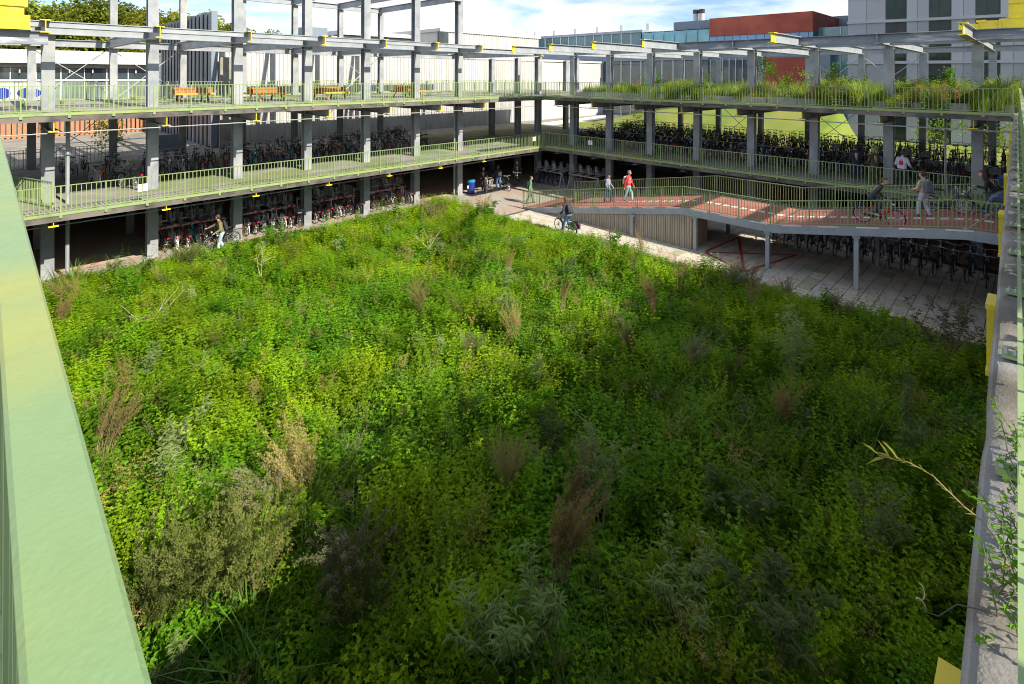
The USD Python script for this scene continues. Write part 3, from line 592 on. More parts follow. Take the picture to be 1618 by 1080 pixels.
MB().box(-57.6, -41.9, 11.70, 11.80, OUT, 12.85).build('end_wall', 'dark_clad', wb)
MB().box(-42.0, -41.85, 11.5, 11.9, OUT, 12.9).build('corner_post', 'bgrey', wb)
MB().box(-41.9, -41.6, 12.0, 12.9, OUT, 9.6).build('concrete_pier', 'concrete', wb)
MB().box(-60, -47, 24, 36, 10.3, 12.2).build('dark_rooftop_block', 'dark_clad', wb)
MB().box(-60.2, -46.8, 23.8, 36.2, 12.2, 12.6).build('rooftop_block_fascia', 'white', wb)
mb = ribbed(MB(), (-42.25, 32.2), (-42.25, 46.7), 10.3, 12.75, 0.35); mb.build('upper_wall_panel', 'white', wb)
MB().box(-58, -42.27, 32.2, 46.7, 10.3, 12.7).build('upper_box', 'white', wb); MB().box(-58.2, -42.1, 32.0, 46.9, 12.72, 13.05).build('upper_roof_edge', 'white', wb)
MB().box(-42.4, -42.15, 31.9, 33.1, 10.3, 12.7).build('dark_return', 'dark_clad', wb)
MB().box(-46.5, -44.8, 19.6, 21.6, 10.3, 12.5).build('rooftop_unit', 'bgrey', wb)
MB().tube([(-45.2, 22.2, 11.0), (-45.2, 22.2, 11.8), (-45.2, 23.0, 11.8), (-45.2, 23.0, 10.5)], .12, 8).build('rooftop_duct', 'alu', wb)
for k in range(3): MB().tube([(-46.5, 16.2 + 1.05 * k, 10.3), (-46.5, 16.2 + 1.05 * k, 11.7)], .5, 12).build('rooftop_drum', 'dark_clad', wb)
# pale low building far left
fb = thing('low_building', 'long low white building with deep roof fascia and blue oval signs at the far left', 'building')
MB().box(-100, -75.6, -40, 36, OUT, 9.3).build('core', 'bgrey', fb); MB().box(-100, -74.2, -40, 36, 9.45, 10.85).build('roof_fascia', 'white', fb)
MB().box(-100, -75.0, -40, 36, 9.0, 9.45).build('soffit_band', 'dark_wall', fb)
MB().box(-75.6, -75.3, -40, 36, 7.55, 7.75).build('transom', 'white', fb)
y = -20
while y < 34:
    MB().box(-75.6, -75.45, y, y + 1.9, OUT + .2, 7.5).build('pane', 'glass_green', fb); MB().box(-75.6, -75.4, y + 1.92, y + 2.0, OUT, 9.0).build('mullion', 'mullion', fb)
    MB().box(-75.6, -75.46, y, y + 1.9, 7.8, 8.95).build('upper_pane', 'glass_dark', fb)
    MB().box(-75.2, -75.1, y + .6, y + .7, 8.45, 8.85).build('soffit_lamp', 'white_paint', fb); y += 2.0
MB().box(-75.45, -75.3, -12, 5.2, OUT + .3, 7.4).build('sign_panel', 'white', fb)
for y, w in ((-2.0, .55), (-.2, .5), (1.4, .6), (3.4, .95)):
    an = np.linspace(0, 2 * np.pi, 21)[:-1]; v = [[-75.29, y + w * math.cos(q), 6.3 + .58 * math.sin(q)] for q in an]
    MB().add(v, [[0, i, i + 1] for i in range(1, 19)]).build('blue_oval', 'blue', fb)
# orange slatted barrier
of = thing('orange_fence', 'orange slatted site fence with dark gaps at the back of the gravel yard', 'fence')
y = -2.0
for zz_ in (OUT + .12, OUT + 2.2): MB().box(-58.6, -58.52, -2, 11.2, zz_, zz_ + .16).build('rail', 'orange', of)
while y < 11.2: MB().box(-58.52, -58.46, y, y + .21, OUT, OUT + 2.5).build('slat', 'orange', of); y += .33
MB().box(-58.9, -58.85, -2, 11.2, OUT, OUT + 2.4).build('backing', 'dark_wall', of)
MB().box(-41.2, -41.0, 7.6, 9.3, OUT + .1, OUT + 1.25).box(-41.15, -41.05, 7.7, 7.8, OUT, OUT + .1).box(-41.15, -41.05, 9.1, 9.2, OUT, OUT + .1).build('barrier_panel', 'bgrey', label='dark blue panel barrier standing beside the yard fence', category='barrier')
yf = thing('mesh_fence', 'thin wire mesh fence between the middle left floor and the gravel yard', 'fence')
for k in range(8): MB().tube([(-40.4, -4 + 1.9 * k, OUT), (-40.4, -4 + 1.9 * k, OUT + 1.1)], .025, 5).build('post', 'galv', yf)
wm = MB()
for k in range(95): wm.bar((-40.4, -4 + .14 * k, OUT + .05), (-40.4, -4 + .14 * k, OUT + 1.05), .006, .006)
for z in (.1, .45, .8, 1.08): wm.bar((-40.4, -4, OUT + z), (-40.4, 9.3, OUT + z), .01, .01)
wm.build('mesh_panel', 'galv', yf)

# glass building behind the back wing
gb = thing('glass_building', 'long dark glazed office building with pale mullions behind the back deck', 'building')
MB().box(-75, -27.5, 60.3, 85, OUT, 14.0).build('core', 'bgrey', gb); MB().box(-75, -36.3, 60.0, 86, 14.0, 14.35).build('roof_edge', 'panel', gb)
MB().box(-75, -27.5, 60.02, 60.3, 10.3, 11.6).build('spandrel', 'bgrey', gb)
x = -74.0
while x < -28:
    nar = x > -45
    w = 1.5
    if x < -36.6: MB().box(x + .05, x + w - .05, 60.12, 60.3, 11.65, 13.95).build('upper_pane', 'glass_teal', gb)
    MB().box(x + .05, x + w - .05, 60.12, 60.3, OUT + .3, 10.2).build('pane', 'glass_dark', gb)
    MB().box(x - .05, x + .05, 60.04, 60.3, OUT, 10.3).build('mullion', 'mullion', gb)
    if x < -36.6: MB().box(x - .05, x + .05, 60.04, 60.3, 11.6, 14.0).build('mullion', 'mullion', gb)
    x += w
for k in range(9): MB().tube([(-70 + 4.1 * k, 63, 14.3), (-70 + 4.1 * k, 63, 15.4)], .28, 8).build('roof_vent', 'alu', gb)
cb = thing('corten_building', 'rust red clad building with blue glass strip and cyan glazed wing', 'building')
MB().box(-27.4, -16.5, 60.0, 90, 13.0, 15.1).build('rust_box', 'corten', cb)
MB().box(-27.4, -16.5, 60.25, 90, 12.2, 13.0).build('strip_core', 'frame_dark', cb)
MB().box(-27.4, -16.5, 60.0, 90, 11.9, 12.2).build('rust_sill', 'corten', cb)
x = -27.35
while x < -16.6: MB().box(x, min(x + .82, -16.5), 60.1, 60.25, 12.22, 12.98).build('blue_pane', 'glass_blue', cb); x += .87
MB().box(-36.3, -27.45, 60.3, 80, 10.4, 14.0).build('glazed_core', 'bgrey', cb); MB().box(-33.5, -27.45, 63, 80, 13.95, 15.3).build('penthouse', 'bgrey', cb)
x = -36.3
while x < -27.6:
    MB().box(x + .03, x + 1.45, 60.14, 60.29, 10.6, 13.9).build('cyan_pane', 'glass_cyan', cb); MB().box(x - .03, x + .03, 60.02, 60.29, 10.5, 13.95).build('mullion', 'glass_blue', cb); x += 1.48
for x in (-31.0, -30.2): 
    q = MB().tube([(x, 64, 15.3), (x, 64, 16.3)], .33, 12).build('flue', 'white', cb); MB().tube([(x, 64, 16.3), (x, 64, 16.8)], .37, 12).build('flue_cap', 'frame_dark', q)
MB().box(-27.4, -15.0, 60.4, 90, OUT, 11.9).build('lower_core', 'bgrey', cb)
MB().box(-22.6, -16.6, 60.0, 60.4, 5.6, 10.4).build('rust_panel', 'corten', cb)
MB().box(-22.6, -16.6, 60.1, 60.4, OUT, 5.5).build('lower_pane', 'glass_teal', cb)
x = -27.4
while x < -22.7: MB().box(x, x + .06, 60.2, 60.4, OUT, 10.4).build('mullion', 'mullion', cb); MB().box(x + .08, x + .7, 60.3, 60.4, OUT, 10.2).build('pane', 'glass_dark', cb); x += .74
MB().box(-16.5, -12, 62, 64, OUT, 13.5).build('glazed_link', 'glass_cyan', cb)
for x in (-16.0, -14.5, -13.2): MB().box(x, x + .08, 61.9, 62, OUT, 13.5).build('mullion', 'mullion', cb)
for z in (5.4, 8.0, 10.6): MB().box(-16.5, -12, 61.92, 62, z, z + .08).build('transom', 'mullion', cb)
MB().box(-20, -8, 70, 85, OUT, 15.4).build('rear_block', 'bgrey', cb)
# tall pale grey office
ob = thing('office_building', 'tall pale grey panelled office block with dark full height windows at the right', 'building', (-11.6, 52, 0), 9.0)
MB().box(0.1, 26, .12, 20, OUT, 24).build('core', 'panel2', ob)
wx = [(2.62, 4.0), (5.42, 6.78), (8.2, 9.6), (11.0, 12.4), (13.8, 15.2), (16.6, 18.0)]
zc = [-.6, 2.75, 6.15, 9.55, 12.95, 16.35, 19.75]
for z in zc[1:]:
    MB().box(-.06, 26, -.10, .12, z - .12, z + .10).build('string_course', 'panel', ob)
for z0, z1 in zip(zc[:-1], zc[1:]):
    if z1 < OUT: continue
    z0 = max(z0, OUT) + .10; z1 -= .12; xs = 0.0
    for a, b in wx + [(19.4, 19.4)]:
        mid = (xs + a) / 2
        for p0, p1, mm in ((xs, mid, 'panel'), (mid, a, 'panel2')):
            if p1 - p0 > .1: MB().box(p0 + .012, p1 - .012, 0.0, .12, z0 + .012, z1 - .012).build('wall_panel', mm, ob)
        if b > a:
            fr = MB().box(a, a + .06, .02, .12, z0, z1).box(b - .06, b, .02, .12, z0, z1).box(a + .06, b - .06, .02, .12, z1 - .06, z1).box(a + .06, b - .06, .02, .12, z0, z0 + .05).box((a + b) / 2 - .025, (a + b) / 2 + .025, .02, .12, z0 + .05, z1 - .06).build('window', 'frame_dark', ob)
            MB().box(a + .06, b - .06, .07, .118, z0 + .05, z1 - .95).build('pane', 'glass_office', fr); MB().box(a + .06, b - .06, .055, .119, z1 - .95, z1 - .06).build('blind', 'frame_dark', fr)
        xs = b
MB().box(-27.2, -26.1, 58.0, 58.6, OUT, OUT + 2.4).build('orange_door_panel', 'orange', label='orange panel standing on the far path between back deck columns', category='panel')

# ---------------------------------------------------------------- trees beyond the yard
def make_tree(name, label, seed, mat, loc, h=11.0, rad=3.4):
    r = np.random.default_rng(seed); t = thing(name, label, 'tree', loc, seed * 37 % 360)
    tk = MB().tube([(0, 0, 0), (.1, .05, h * .35), (0, .1, h * .8)], [.28, .2, .06], 8)
    nb = 16; cl = []
    for k in range(nb):
        z = h * (.28 + .62 * k / nb); a = k * 2.4; rr = rad * (0.55 + .5 * math.sin(math.pi * (.15 + .8 * k / nb))) * r.uniform(.6, 1.0); e = np.array([rr * math.cos(a), rr * math.sin(a), z + .5 * rr])
        tk.tube([(0, 0, z), e * [.5, .5, 1] - [0, 0, .2], e], [.07, .05, .02], 5)
        for q in (.45, .75, 1.0): cl.append((np.array([0, 0, z]) * (1 - q) + e * q, rad * r.uniform(.26, .44)))
    tk.build('trunk', 'bark', t)
    P_, N_ = [], []
    for c, rr in cl:
        n = 120; d = r.normal(size=(n, 3)); d /= np.linalg.norm(d, axis=1, keepdims=True); P_.append(c + d * rr * r.uniform(.35, 1.1, (n, 1)) * [1, 1, .8]); N_.append(d)
    P_ = np.vstack(P_); N_ = np.vstack(N_) + r.normal(size=P_.shape) * .6
    leaves(P_, N_, r.uniform(.26, .50, len(P_)), r, 0.8).build('crown', mat, t)
    return t
def leaves(P, Dn, Ln, r, wr=0.5, fold=0.15, droop=0.25):
    """Folded two-triangle leaves at P, growing along Dn."""
    d = Dn / (np.linalg.norm(Dn, axis=1, keepdims=True) + 1e-9); n = len(P); Ln = np.broadcast_to(Ln, (n,))[:, None]
    s = np.cross(d, [0, 0, 1.0]) + r.normal(size=(n, 3)) * .15; s /= np.linalg.norm(s, axis=1, keepdims=True) + 1e-9
    u = np.cross(s, d)
    tip = P + d * Ln - np.array([0, 0, 1.0]) * Ln * droop; mid = P + d * Ln * .45
    v = np.stack([P, mid + s * Ln * wr / 2 + u * Ln * fold, tip, mid - s * Ln * wr / 2 + u * Ln * fold], 1).reshape(-1, 3)
    i = np.arange(n)[:, None] * 4
    return MB().add(v, np.vstack([i + [0, 1, 2], i + [0, 2, 3]]))
TL = [('tree', 'autumn yellow green tree beyond the low building, %s', 'tree_a'), ('tree', 'greener tall tree beyond the low building, %s', 'tree_b')]
tsrc = {}
pos_names = ['half hidden by the yellow girder', 'second from the left', 'third from the left', 'just left of a tall column', 'in the gap between two columns', 'beside the dark panelled wall', 'behind the wall corner', 'right of the dark wall', 'over the white roof', 'low over the roof drums', 'rightmost above the roof', 'small one above the rooftop unit', 'furthest left']
for k, (x, y, s) in enumerate([(-96, 1.2, 1.30), (-99, 4.6, 1.42), (-97, 7.8, 1.34), (-100, 11.2, 1.50), (-97, 14.0, 1.36), (-101, 17.6, 1.46), (-98, 21.0, 1.34), (-101, 25.0, 1.40), (-100, 30, 1.30), (-102, 36, 1.22), (-104, 45, 1.22), (-105, 51, 1.15), (-95, -3.5, 1.3)]):
    v = (k * 5) % 4; lab = TL[v % 2][1] % pos_names[k]
    if v not in tsrc: tsrc[v] = make_tree('tree', lab, 11 + v, TL[v % 2][2], (x, y, OUT)); move(tsrc[v], (x, y, OUT), k * 77, (s, s, s))
    else: dup(tsrc[v], 'tree', lab, 'tree', (x, y, OUT), k * 77, None, (s, s, s))
#@@PART2@@
# ---------------------------------------------------------------- bicycles
def torus(mb, c, R, r, n=20, k=5):
    a = np.arange(n) * 2 * np.pi / n; b = np.arange(k) * 2 * np.pi / k
    A, B = np.meshgrid(a, b, indexing='ij'); rr = R + r * np.cos(B)
    v = np.stack([c[0] + rr * np.cos(A), c[1] + r * np.sin(B), c[2] + rr * np.sin(A)], -1).reshape(-1, 3)
    i, j = np.meshgrid(np.arange(n), np.arange(k), indexing='ij')
    q = np.stack([i * k + j, i * k + (j + 1) % k, ((i + 1) % n) * k + (j + 1) % k, ((i + 1) % n) * k + j], -1).reshape(-1, 4)
    return mb.add(v, q[:, ::-1])
WR, WB = .335, 1.08
def bike_parts(style):
    """[(part, parent part or None, mesh, material key)]; x forward, origin on the ground midway between the wheels."""
    xr, xf = -WB / 2, WB / 2; out = []
    for x in (xr, xf):
        out.append(('wheel', None, torus(MB(), (x, 0, WR), WR - .022, .022), 'black'))
        sp = MB(); torus(sp, (x, 0, WR), WR - .048, .010, 20, 4)
        for q in range(9):
            a = q * math.pi / 9; d = np.array([math.cos(a), 0, math.sin(a)]) * (WR - .05); c = np.array([x, 0, WR]); sp.bar(c - d, c + d, .006, .006, (0, 1, 0))
        sp.tube([(x, -.05, WR), (x, .05, WR)], .025, 6); out.append(('spokes', 'wheel', sp, 'alu'))
    bb, st, sb = np.array([-.06, 0, .29]), np.array([-.24, 0, .80]), np.array([-.22, 0, .74])
    h0, h1 = np.array([.36, 0, .74]), np.array([.33, 0, .90])
    fr = MB()
    if style == 'step': fr.tube([h0, (.2, 0, .52), (.05, 0, .37), bb], .022, 6).tube([h0 + [0, 0, -.06], (.12, 0, .40), bb + [.02, 0, 0]], .018, 6)
    else: fr.tube([h1 - [0, 0, .06], sb], .017, 6).tube([h0, bb], .020, 6)
    fr.tube([bb, st], .017, 6)
    for s in (-.05, .05): fr.tube([bb + [0, s * .6, 0], (xr, s, WR)], .011, 5).tube([sb + [0, s * .4, -.05], (xr, s, WR)], .009, 5)
    fr.tube([h0 - [-.01, 0, .05], h1], .022, 6); out.append(('frame', None, fr, 'paint'))
    fk = MB()
    for s in (-.055, .055): fk.tube([(.375, s * .7, .68), (.43, s, .55), (xf, s, WR)], .011, 5)
    out.append(('fork', None, fk, 'paint'))
    hb = MB().tube([h1, (.31, 0, 1.05)], .013, 6).tube([(.10, .29, 1.04), (.24, .27, 1.07), (.33, .12, 1.06), (.34, 0, 1.05), (.33, -.12, 1.06), (.24, -.27, 1.07), (.10, -.29, 1.04)], .011, 5)
    out.append(('handlebar', None, hb, 'alu'))
    gp = MB()
    for s in (-.29, .29): gp.tube([(.06, s, 1.035), (.19, s * .97, 1.06)], .019, 6)
    out.append(('grip', 'handlebar', gp, 'black'))
    sd_ = MB().tube([(-.25, 0, .80), (-.265, 0, .93)], .013, 6); v = np.array([(-.40, -.10, .95), (-.40, .10, .95), (-.24, .085, .955), (-.08, .02, .945), (-.08, -.02, .945), (-.24, -.085, .955)])
    vv = np.vstack([v, v - [0, 0, .05]]); sd_.add(vv, [[0, 5, 4], [0, 4, 3], [0, 3, 2], [0, 2, 1]] + [[k, (k + 1) % 6, 6 + (k + 1) % 6] for k in range(6)] + [[k, 6 + (k + 1) % 6, 6 + k] for k in range(6)])
    out.append(('saddle', None, sd_, 'black'))
    for x, a0, a1 in ((xr, 40, 200), (xf, 60, 170)):
        a = np.radians(np.linspace(a0, a1, 9)); rr = WR + .025
        p = np.stack([x + rr * np.cos(a), 0 * a, WR + rr * np.sin(a)], 1); mg = MB(); out.append(('mudguard', None, mg, 'guard'))
        for q in range(8): mg.bar(p[q], p[q + 1], .05, .006, (0, 0, 1) if abs(p[q+1][2]-p[q][2]) < .09 else (1, 0, 0))

    ca = MB().bar((-.06, -.05, .30), (xr + .02, -.055, .335), .03, .10); out.append(('chain_case', None, ca, 'black'))
    cr = MB().tube([(-.06, -.11, .29), (-.06, .11, .29)], .012, 5).bar((-.06, .11, .29), (.05, .11, .17), .02, .02).bar((-.06, -.11, .29), (-.17, -.11, .41), .02, .02).box(.01, .10, .11, .20, .155, .175).box(-.21, -.12, -.20, -.11, .40, .42)
    out.append(('crank', None, cr, 'black'))
    rk = MB()
    for s in (-.07, 0, .07): rk.bar((-.95, s, .745), (-.34, s, .745), .012, .012)
    for s in (-.07, .07): rk.bar((-.9, s, .74), (xr, s, WR), .010, .010, (0, 1, 0)).bar((-.62, s, .74), (xr, s, WR), .010, .010, (0, 1, 0))
    out.append(('rear_rack', None, rk, 'guard'))
    out.append(('tail_light', None, MB().box(-.99, -.96, -.05, .05, .68, .73), 'red'))
    out.append(('headlight', None, MB().tube([(.42, 0, .86), (.50, 0, .86)], [.03, .045], 8), 'alu'))
    if style == 'crate':
        cm = MB()
        for z in (.80, .88, .96): cm.box(.36, .74, -.20, -.185, z, z + .045).box(.36, .74, .185, .20, z, z + .045).box(.36, .375, -.185, .185, z, z + .045).box(.725, .74, -.185, .185, z, z + .045)
        cm.box(.36, .74, -.20, .20, .775, .79)
        out.append(('crate', None, cm, 'crate'))
    if style == 'bags':
        out.append(('pannier', None, MB().box(-.92, -.55, .10, .22, .38, .72), 'bag')); out.append(('pannier', None, MB().box(-.92, -.55, -.22, -.10, .38, .72), 'bag'))
    return out
for nm, c in (('black', (.022, .022, .024)), ('navy', (.02, .03, .075)), ('silver', (.45, .46, .47)), ('white', (.65, .65, .63)), ('red', (.42, .025, .02)), ('scarlet', (.60, .035, .012)), ('green', (.05, .09, .06)), ('orange', (.62, .13, .02)), ('cyan', (.02, .28, .36)), ('maroon', (.14, .02, .03)), ('grey', (.16, .17, .18))):
    M['bike_' + nm] = flat('bicycle_paint_' + nm, c, 0.35)
BK = [('step', 'black'), ('dia', 'black'), ('crate', 'black'), ('dia', 'silver'), ('step', 'navy'), ('bags', 'grey'), ('step', 'white'), ('dia', 'red'), ('dia', 'green'), ('step', 'maroon'), ('dia', 'cyan'), ('step', 'orange'), ('step', 'scarlet')]
_parts = {}
def bike_make(v, label, loc, rot, group=None, lean=0.0):
    style, col = BK[v]; t = thing('bicycle', label, 'bicycle', loc, rot, group)
    if style not in _parts: _parts[style] = bike_parts(style)
    mk = {'paint': 'bike_' + col, 'black': 'black', 'alu': 'alu', 'red': 'red', 'guard': 'bike_silver' if col in ('silver', 'white') else 'black', 'crate': 'bike_grey' if v == 2 else 'wood_brown', 'bag': 'bike_navy'}
    last = None
    for nm, par, mb, mt in _parts[style]:
        q = mb.build(nm, mk[mt], last if par else t, smooth=35)
        if not par: last = q
    return t
bsrc = {}
def bike(v, label, loc, rot, group=None):
    if v not in bsrc: bsrc[v] = bike_make(v, label, loc, rot, group); return bsrc[v]
    return dup(bsrc[v], 'bicycle', label, 'bicycle', loc, rot, group)
br = random.Random(77)
def pick(dark=0.7): return br.choice([0, 0, 1, 1, 2, 4, 5, 9, 8]) if br.random() < dark else br.choice([3, 3, 6, 6, 7, 10, 11])
ordn = ['first', 'second', 'third', 'fourth', 'fifth', 'sixth', 'seventh', 'eighth', 'ninth']
COLN = {'black': 'black', 'navy': 'navy', 'silver': 'silver', 'grey': 'grey', 'white': 'white', 'red': 'red', 'scarlet': 'red', 'green': 'dark green', 'maroon': 'maroon', 'cyan': 'turquoise', 'orange': 'orange'}
STY = {'step': 'step frame bicycle', 'dia': 'bicycle', 'crate': 'crate bicycle', 'bags': 'pannier bicycle'}
cnt = {}
NUM = ['first', 'second', 'third', 'fourth', 'fifth', 'sixth', 'seventh', 'eighth', 'ninth', 'tenth', 'eleventh', 'twelfth'] + ['%dth' % q for q in range(13, 40)]
def blabel(v, where):
    cnt[where] = cnt.get(where, 0) + 1
    return '%s %s, %s from left, %s' % (COLN[BK[v][1]], STY[BK[v][0]], NUM[cnt[where] - 1], where)
# middle floor of the left deck: two rows per bay
for k in range(1, 7):
    ya = LY[k] + .35 if k > 1 else LY[k] + .9
    yb = LY[k + 1] - .3 if k + 1 < len(LY) else LY[k] + 8.5
    yq = ya; 
    while yq < yb:
        if br.random() < .93:
            v = pick(.5); bike(v, blabel(v, 'front row, %s middle left bay' % ordn[k - 1]), (-31.6 + br.uniform(-.35, .35), yq, F1), (180 if br.random() < .75 else 0) + br.uniform(-9, 9), 'bicycles in bay %d of the middle left floor front row' % k)
        yq += br.uniform(.38, .50)
    yq = ya + .1
    while yq < yb:
        if br.random() < .9:
            v = pick(.8); bike(v, blabel(v, 'rear row, %s middle left bay' % ordn[k - 1]), (-34.9 + br.uniform(-.3, .3), yq, F1 + (.28 if br.random() < .4 else 0)), (180 if br.random() < .5 else 0) + br.uniform(-6, 6), 'bicycles in bay %d of the middle left floor rear row' % k)
        yq += br.uniform(.40, .52)
v = 2; bike(v, 'black bicycle with grey front crate standing alone by a column on the middle left floor', (-29.4, 4.7, F1), 200)
# back wing middle floor: dense rows
stuffp = []
for k in range(8):
    xa, xb = BX[k + 4] + .1 if k + 4 < len(BX) else None, None
nb = 0
for row, (yc, zo) in enumerate([(33.6, 0), (35.9, .25), (38.6, .1), (40.6, .3)]):
    x = -26.2
    while x < -0.6:
        if br.random() < .95:
            bay = int((x + 28.4) / 3.3); rot = (90 if br.random() < .5 else -90) + br.uniform(-8, 8); y = yc + br.uniform(-.25, .25)
            if row < 2:
                v = pick(.93); bike(v, blabel(v, '%s row, %s middle back bay' % (('front', 'second')[row], ordn[bay])), (x, y, F1 + zo * (br.random() < .6)), rot, 'bicycles in row %d of bay %d of the middle back floor' % (row + 1, bay + 1))
            else: stuffp.append((x, y, F1 + zo, math.radians(rot), br.choice([0, 0, 1])))
        x += br.uniform(.36, .47)
bm = []
for st in ('dia', 'step'):
    mb = MB()
    if st not in _parts: _parts[st] = bike_parts(st)
    for nm, par, q, mt in _parts[st]: mb.add(*q.mesh())
    bm.append((mb.mesh(), 'bike_black'))
instancer('far_bicycles', bm, [s[:3] for s in stuffp], [s[4] for s in stuffp], [s[3] for s in stuffp], np.ones(len(stuffp)), label='dense mass of dark bicycles in the rear rows of the middle back floor', category='bicycles', kind='stuff')
# under the ramp at the right
x = -9.3; k = 0
while x < -.4:
    v = br.choice([0, 1, 1, 4]); bike(v, blabel(v, 'in the dark under the ramp'), (x, 28.4 + br.uniform(-.2, .2), .05), 90 + br.uniform(-6, 6), 'bicycles parked in the dark under the ramp'); x += .52
x = -10.6
while x < -.2:
    v = br.choice([0, 1, 8, 4]); bike(v, blabel(v, 'rear row in the dark under the ramp'), (x, 30.3 + br.uniform(-.2, .2), .05), -90 + br.uniform(-6, 6), 'bicycles in the rear row in the dark under the ramp'); x += .5
# ---------------------------------------------------------------- two tier racks
def rack(label, loc, rot, n, w, angled=False, seed=0, full=True):
    """Trays along local -x (open end at x=0), spread along y."""
    t = thing('bicycle_rack', label, 'bicycle rack', loc, rot); r = random.Random(seed)
    ln = 1.95
    for y in (0.05, w - .05):
        if angled: ps = [MB().bar((-.25, y - .0, 0), (-.55, y, 1.02), .07, .05), MB().bar((-.9, y, 0), (-.60, y, 1.02), .07, .05), MB().bar((-1.75, y, 0), (-1.75, y, 1.1), .06, .06)]
        else: ps = [MB().box(-.62, -.55, y - .035, y + .035, 0, 1.05), MB().box(-1.75, -1.68, y - .035, y + .035, 0, 1.2)]
        for p in ps: p.build('stand', 'galv', t)
    MB().bar((-.58, 0, 1.0), (-.58, w, 1.0), .06, .09).bar((-1.72, 0, 1.06), (-1.72, w, 1.06), .06, .09).build('cross_rail', 'galv', t)
    for k in range(n):
        y = w * (k + .5) / n; z = 1.09 + (.14 if k % 2 else 0); xo = .12 if k % 2 else -.22
        tr = MB().box(-ln + xo, xo, y - .055, y - .045, z, z + .06).box(-ln + xo, xo, y + .045, y + .055, z, z + .06).box(-ln + xo, xo, y - .045, y + .045, z - .012, z)
        q = tr.build('tray', 'galv', t)
        if not angled or True:
            lp = MB()
            for xx in (-.55, -1.35): 
                lp = MB()
                for s in (-.05, .05): lp.tube([(xx + xo, y + s, z + .05), (xx + xo + .05, y + s, z + .52), (xx + xo + .17, y + s, z + .55), (xx + xo + .22, y + s, z + .05)], .014, 5)
                lp.build('wheel_holder', 'galv', q)
            pass
        if not angled:
            MB().box(xo, xo + .05, y - .10, y + .10, z - .05, z + .06).box(xo - .14, xo, y - .08, y + .08, z - .055, z - .013).box(xo + .05, xo + .09, y - .09, y + .09, z - .02, z + .03).build('red_handle', 'red', q)
            MB().box(xo + .09, xo + .094, y - .06, y + .06, z - .012, z + .022).build('handle_mark', 'white_paint', q)
        g = MB().box(-1.7, .1, y - .04, y + .04, .0, .05)
        for s in (-.05, .05): g.tube([(-.9, y + s, .05), (-.85, y + s, .75), (-.70, y + s, .75), (-.66, y + s, .05)], .010, 5)
        g.build('floor_channel', 'galv', t)
    return t
for k in range(2, 6):
    rack('two tier bicycle rack with red handles, %s from the left on the ground floor' % ordn[k - 2], (-29.05, LY[k] + .3, 0.0), 0, 7, 3.05, seed=k)
    for q in range(7):
        yy = LY[k] + .3 + 3.05 * (q + .5) / 7
        if br.random() < .93:
            v = pick(.32); bike(v, blabel(v, 'lower tier of %s ground rack' % ordn[k - 2]), (-29.2 + br.uniform(-.25, .1), yy + .03, .05), (180 if br.random() < .6 else 0) + br.uniform(-3, 3), 'bicycles on the lower rack of ground bay %d' % k)
        if br.random() < .45:
            v = pick(.8); bike(v, blabel(v, 'upper tier of %s ground rack' % ordn[k - 2]), (-30.2, yy, 1.15 + (.14 if q % 2 else 0)), 180, 'bicycles on the upper rack of ground bay %d' % k)
rack('empty two tier rack with slanted legs standing in the dark corner, left one', (-27.9, 30.1, 0), -90, 7, 2.6, True)
rack('empty two tier rack with slanted legs beside the ramp start, right one', (-24.9, 30.5, 0), -90, 7, 2.6, True)
for q in range(5): bike(br.choice([0, 1, 4]), 'dark bicycle below the empty corner rack, %s from the left' % NUM[q], (-27.6 + .45 * q, 31.0, .05), 90, 'bicycles below the empty corner rack')

# ---------------------------------------------------------------- people
def ball(c, r, n=10): return m3.Manifold.sphere(float(r), n).translate([float(q) for q in c])
def limb(a, ra, b, rb): return m3.Manifold.batch_hull([ball(a, ra), ball(b, rb)])
def blob(items):
    mf = m3.Manifold.batch_boolean(items, m3.OpType.Add)
    me = mf.to_mesh(); return (np.array(me.vert_properties[:, :3]), np.array(me.tri_verts))
def lerp(a, b, t): return np.asarray(a) * (1 - t) + np.asarray(b) * t
def joint(a, b, l1, l2, pole):
    a, b, pole = np.asarray(a, float), np.asarray(b, float), np.asarray(pole, float); d = b - a; D = np.linalg.norm(d)
    if D > l1 + l2 - .005: b = a + d / D * (l1 + l2 - .005); d = b - a; D = l1 + l2 - .005
    x = (l1 * l1 - l2 * l2 + D * D) / (2 * D); h = math.sqrt(max(l1 * l1 - x * x, 0)); u = d / D; pl = pole - u * (pole @ u); pl /= np.linalg.norm(pl) + 1e-9
    return a + u * x + pl * h, b
